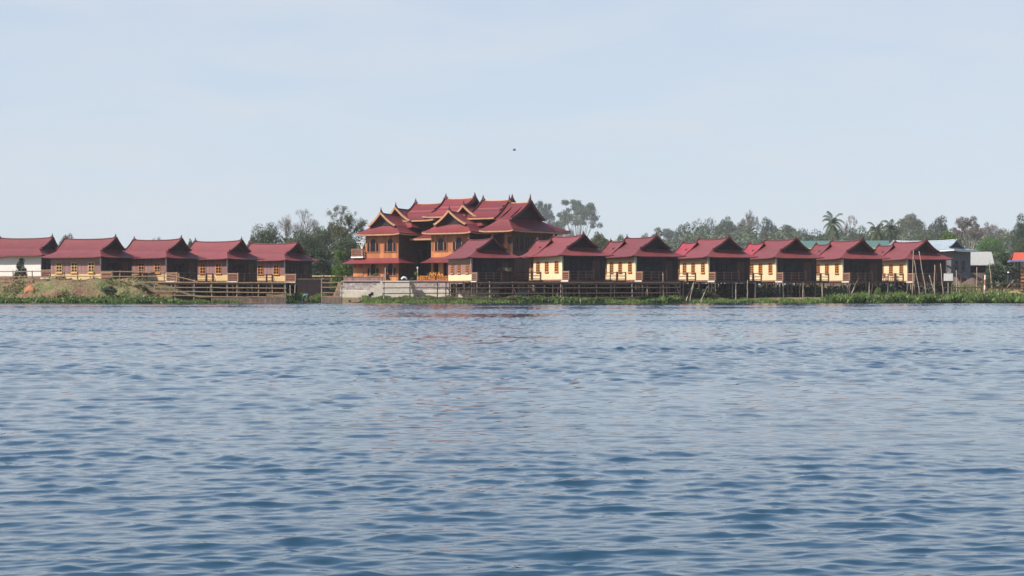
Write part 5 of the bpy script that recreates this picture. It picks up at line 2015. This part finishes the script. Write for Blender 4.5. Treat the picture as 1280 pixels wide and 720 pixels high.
# ------------------------------------------------------------------ light, sky, air, camera
SUN_EL, SUN_PHI = R(45), R(67)       # elevation; turned left from behind the camera
sd = Vector((-math.sin(SUN_PHI) * math.cos(SUN_EL), -math.cos(SUN_PHI) * math.cos(SUN_EL), math.sin(SUN_EL)))
sun = bpy.data.lights.new('sun', 'SUN')
sun.energy = 5.0
sun.use_shadow = True
sun.angle = R(0.5)
sun.color = (1.0, 0.93, 0.83)
so = bpy.data.objects.new('sun', sun)
COL.objects.link(so)
so.rotation_euler = sd.to_track_quat('Z', 'Y').to_euler()
w = bpy.data.worlds.new('World')
S.world = w
w.use_nodes = True
nt = w.node_tree
bg = nt.nodes['Background']
sky = nt.nodes.new('ShaderNodeTexSky')
sky.sky_type = 'NISHITA'
sky.sun_disc = False
sky.sun_elevation = SUN_EL
sky.sun_rotation = math.atan2(sd.x, sd.y)
sky.altitude = 900
sky.air_density = 1.0
sky.dust_density = 1.4
sky.ozone_density = 3.0
# thin high cloud veils
tc = nt.nodes.new('ShaderNodeTexCoord')
mp = nt.nodes.new('ShaderNodeMapping')
mp.inputs['Scale'].default_value = (5.0, 5.0, 22.0)
nz = nt.nodes.new('ShaderNodeTexNoise')
nz.inputs['Scale'].default_value = 1.6
nz.inputs['Detail'].default_value = 6
nz.inputs['Distortion'].default_value = 0.4
nt.links.new(tc.outputs['Generated'], mp.inputs[0])
nt.links.new(mp.outputs[0], nz.inputs['Vector'])
mr = nt.nodes.new('ShaderNodeMapRange')
mr.inputs['From Min'].default_value = 0.40
mr.inputs['From Max'].default_value = 0.75
mr.inputs['To Min'].default_value = 0.78
mr.inputs['To Max'].default_value = 0.95
nt.links.new(nz.outputs['Fac'], mr.inputs['Value'])
sx = nt.nodes.new('ShaderNodeSeparateXYZ')
nt.links.new(tc.outputs['Generated'], sx.inputs[0])
hr = nt.nodes.new('ShaderNodeMapRange')
hr.interpolation_type = 'SMOOTHSTEP'
hr.inputs['From Min'].default_value = 0.17
hr.inputs['From Max'].default_value = 0.34
hr.inputs['To Min'].default_value = 1.0
hr.inputs['To Max'].default_value = 0.12
nt.links.new(sx.outputs['Z'], hr.inputs['Value'])
ml = nt.nodes.new('ShaderNodeMath')
ml.operation = 'MULTIPLY'
nt.links.new(mr.outputs[0], ml.inputs[0])
nt.links.new(hr.outputs[0], ml.inputs[1])
mx = nt.nodes.new('ShaderNodeMix')
mx.data_type = 'RGBA'
cr = nt.nodes.new('ShaderNodeValToRGB')
cr.color_ramp.elements[0].position = 0.38
cr.color_ramp.elements[0].color = (0.343, 0.383, 0.440, 1)
cr.color_ramp.elements[1].position = 0.72
cr.color_ramp.elements[1].color = (0.375, 0.408, 0.450, 1)
nt.links.new(nz.outputs['Fac'], cr.inputs[0])
vm = nt.nodes.new('ShaderNodeVectorMath')
vm.operation = 'SCALE'
vm.inputs['Scale'].default_value = 10.0
nt.links.new(cr.outputs[0], vm.inputs[0])
nt.links.new(vm.outputs[0], mx.inputs['B'])
nt.links.new(ml.outputs[0], mx.inputs['Factor'])
nt.links.new(sky.outputs[0], mx.inputs['A'])
nt.links.new(mx.outputs['Result'], bg.inputs['Color'])
bg.inputs['Strength'].default_value = 0.13

hz = MB()
hz.box(-1495, 1495, -700, 1495, -3.0, 60)
ho = hz.build('haze', 'white_paint')
ho.data.materials.clear()
hm = bpy.data.materials.new('haze_air')
hm.use_nodes = True
hm.node_tree.nodes.clear()
ou = hm.node_tree.nodes.new('ShaderNodeOutputMaterial')
vol = hm.node_tree.nodes.new('ShaderNodeVolumePrincipled')
vol.inputs['Color'].default_value = (0.93, 0.97, 1.0, 1)
vol.inputs['Density'].default_value = 0.00015
vol.inputs['Anisotropy'].default_value = 0.0
hm.node_tree.links.new(vol.outputs[0], ou.inputs['Volume'])
ho.data.materials.append(hm)
tag(ho, kind='stuff')

cam = bpy.data.cameras.new('camera')
cam.lens = 36 * F_PX / 1280
cam.sensor_width = 36
cam.shift_y = 6 / 1280
cam.clip_start = 0.1
cam.clip_end = 6000
co = bpy.data.objects.new('camera', cam)
COL.objects.link(co)
co.location = (0, 0, CAM_Z)
co.rotation_euler = (R(90), 0, 0)
S.camera = co
S.view_settings.view_transform = 'Standard'
S.view_settings.look = 'None'
S.view_settings.exposure = 0.45
S.view_settings.gamma = 1
S.cycles.use_denoising = True
S.cycles.max_bounces = 6
S.cycles.volume_bounces = 0
S.cycles.transparent_max_bounces = 8
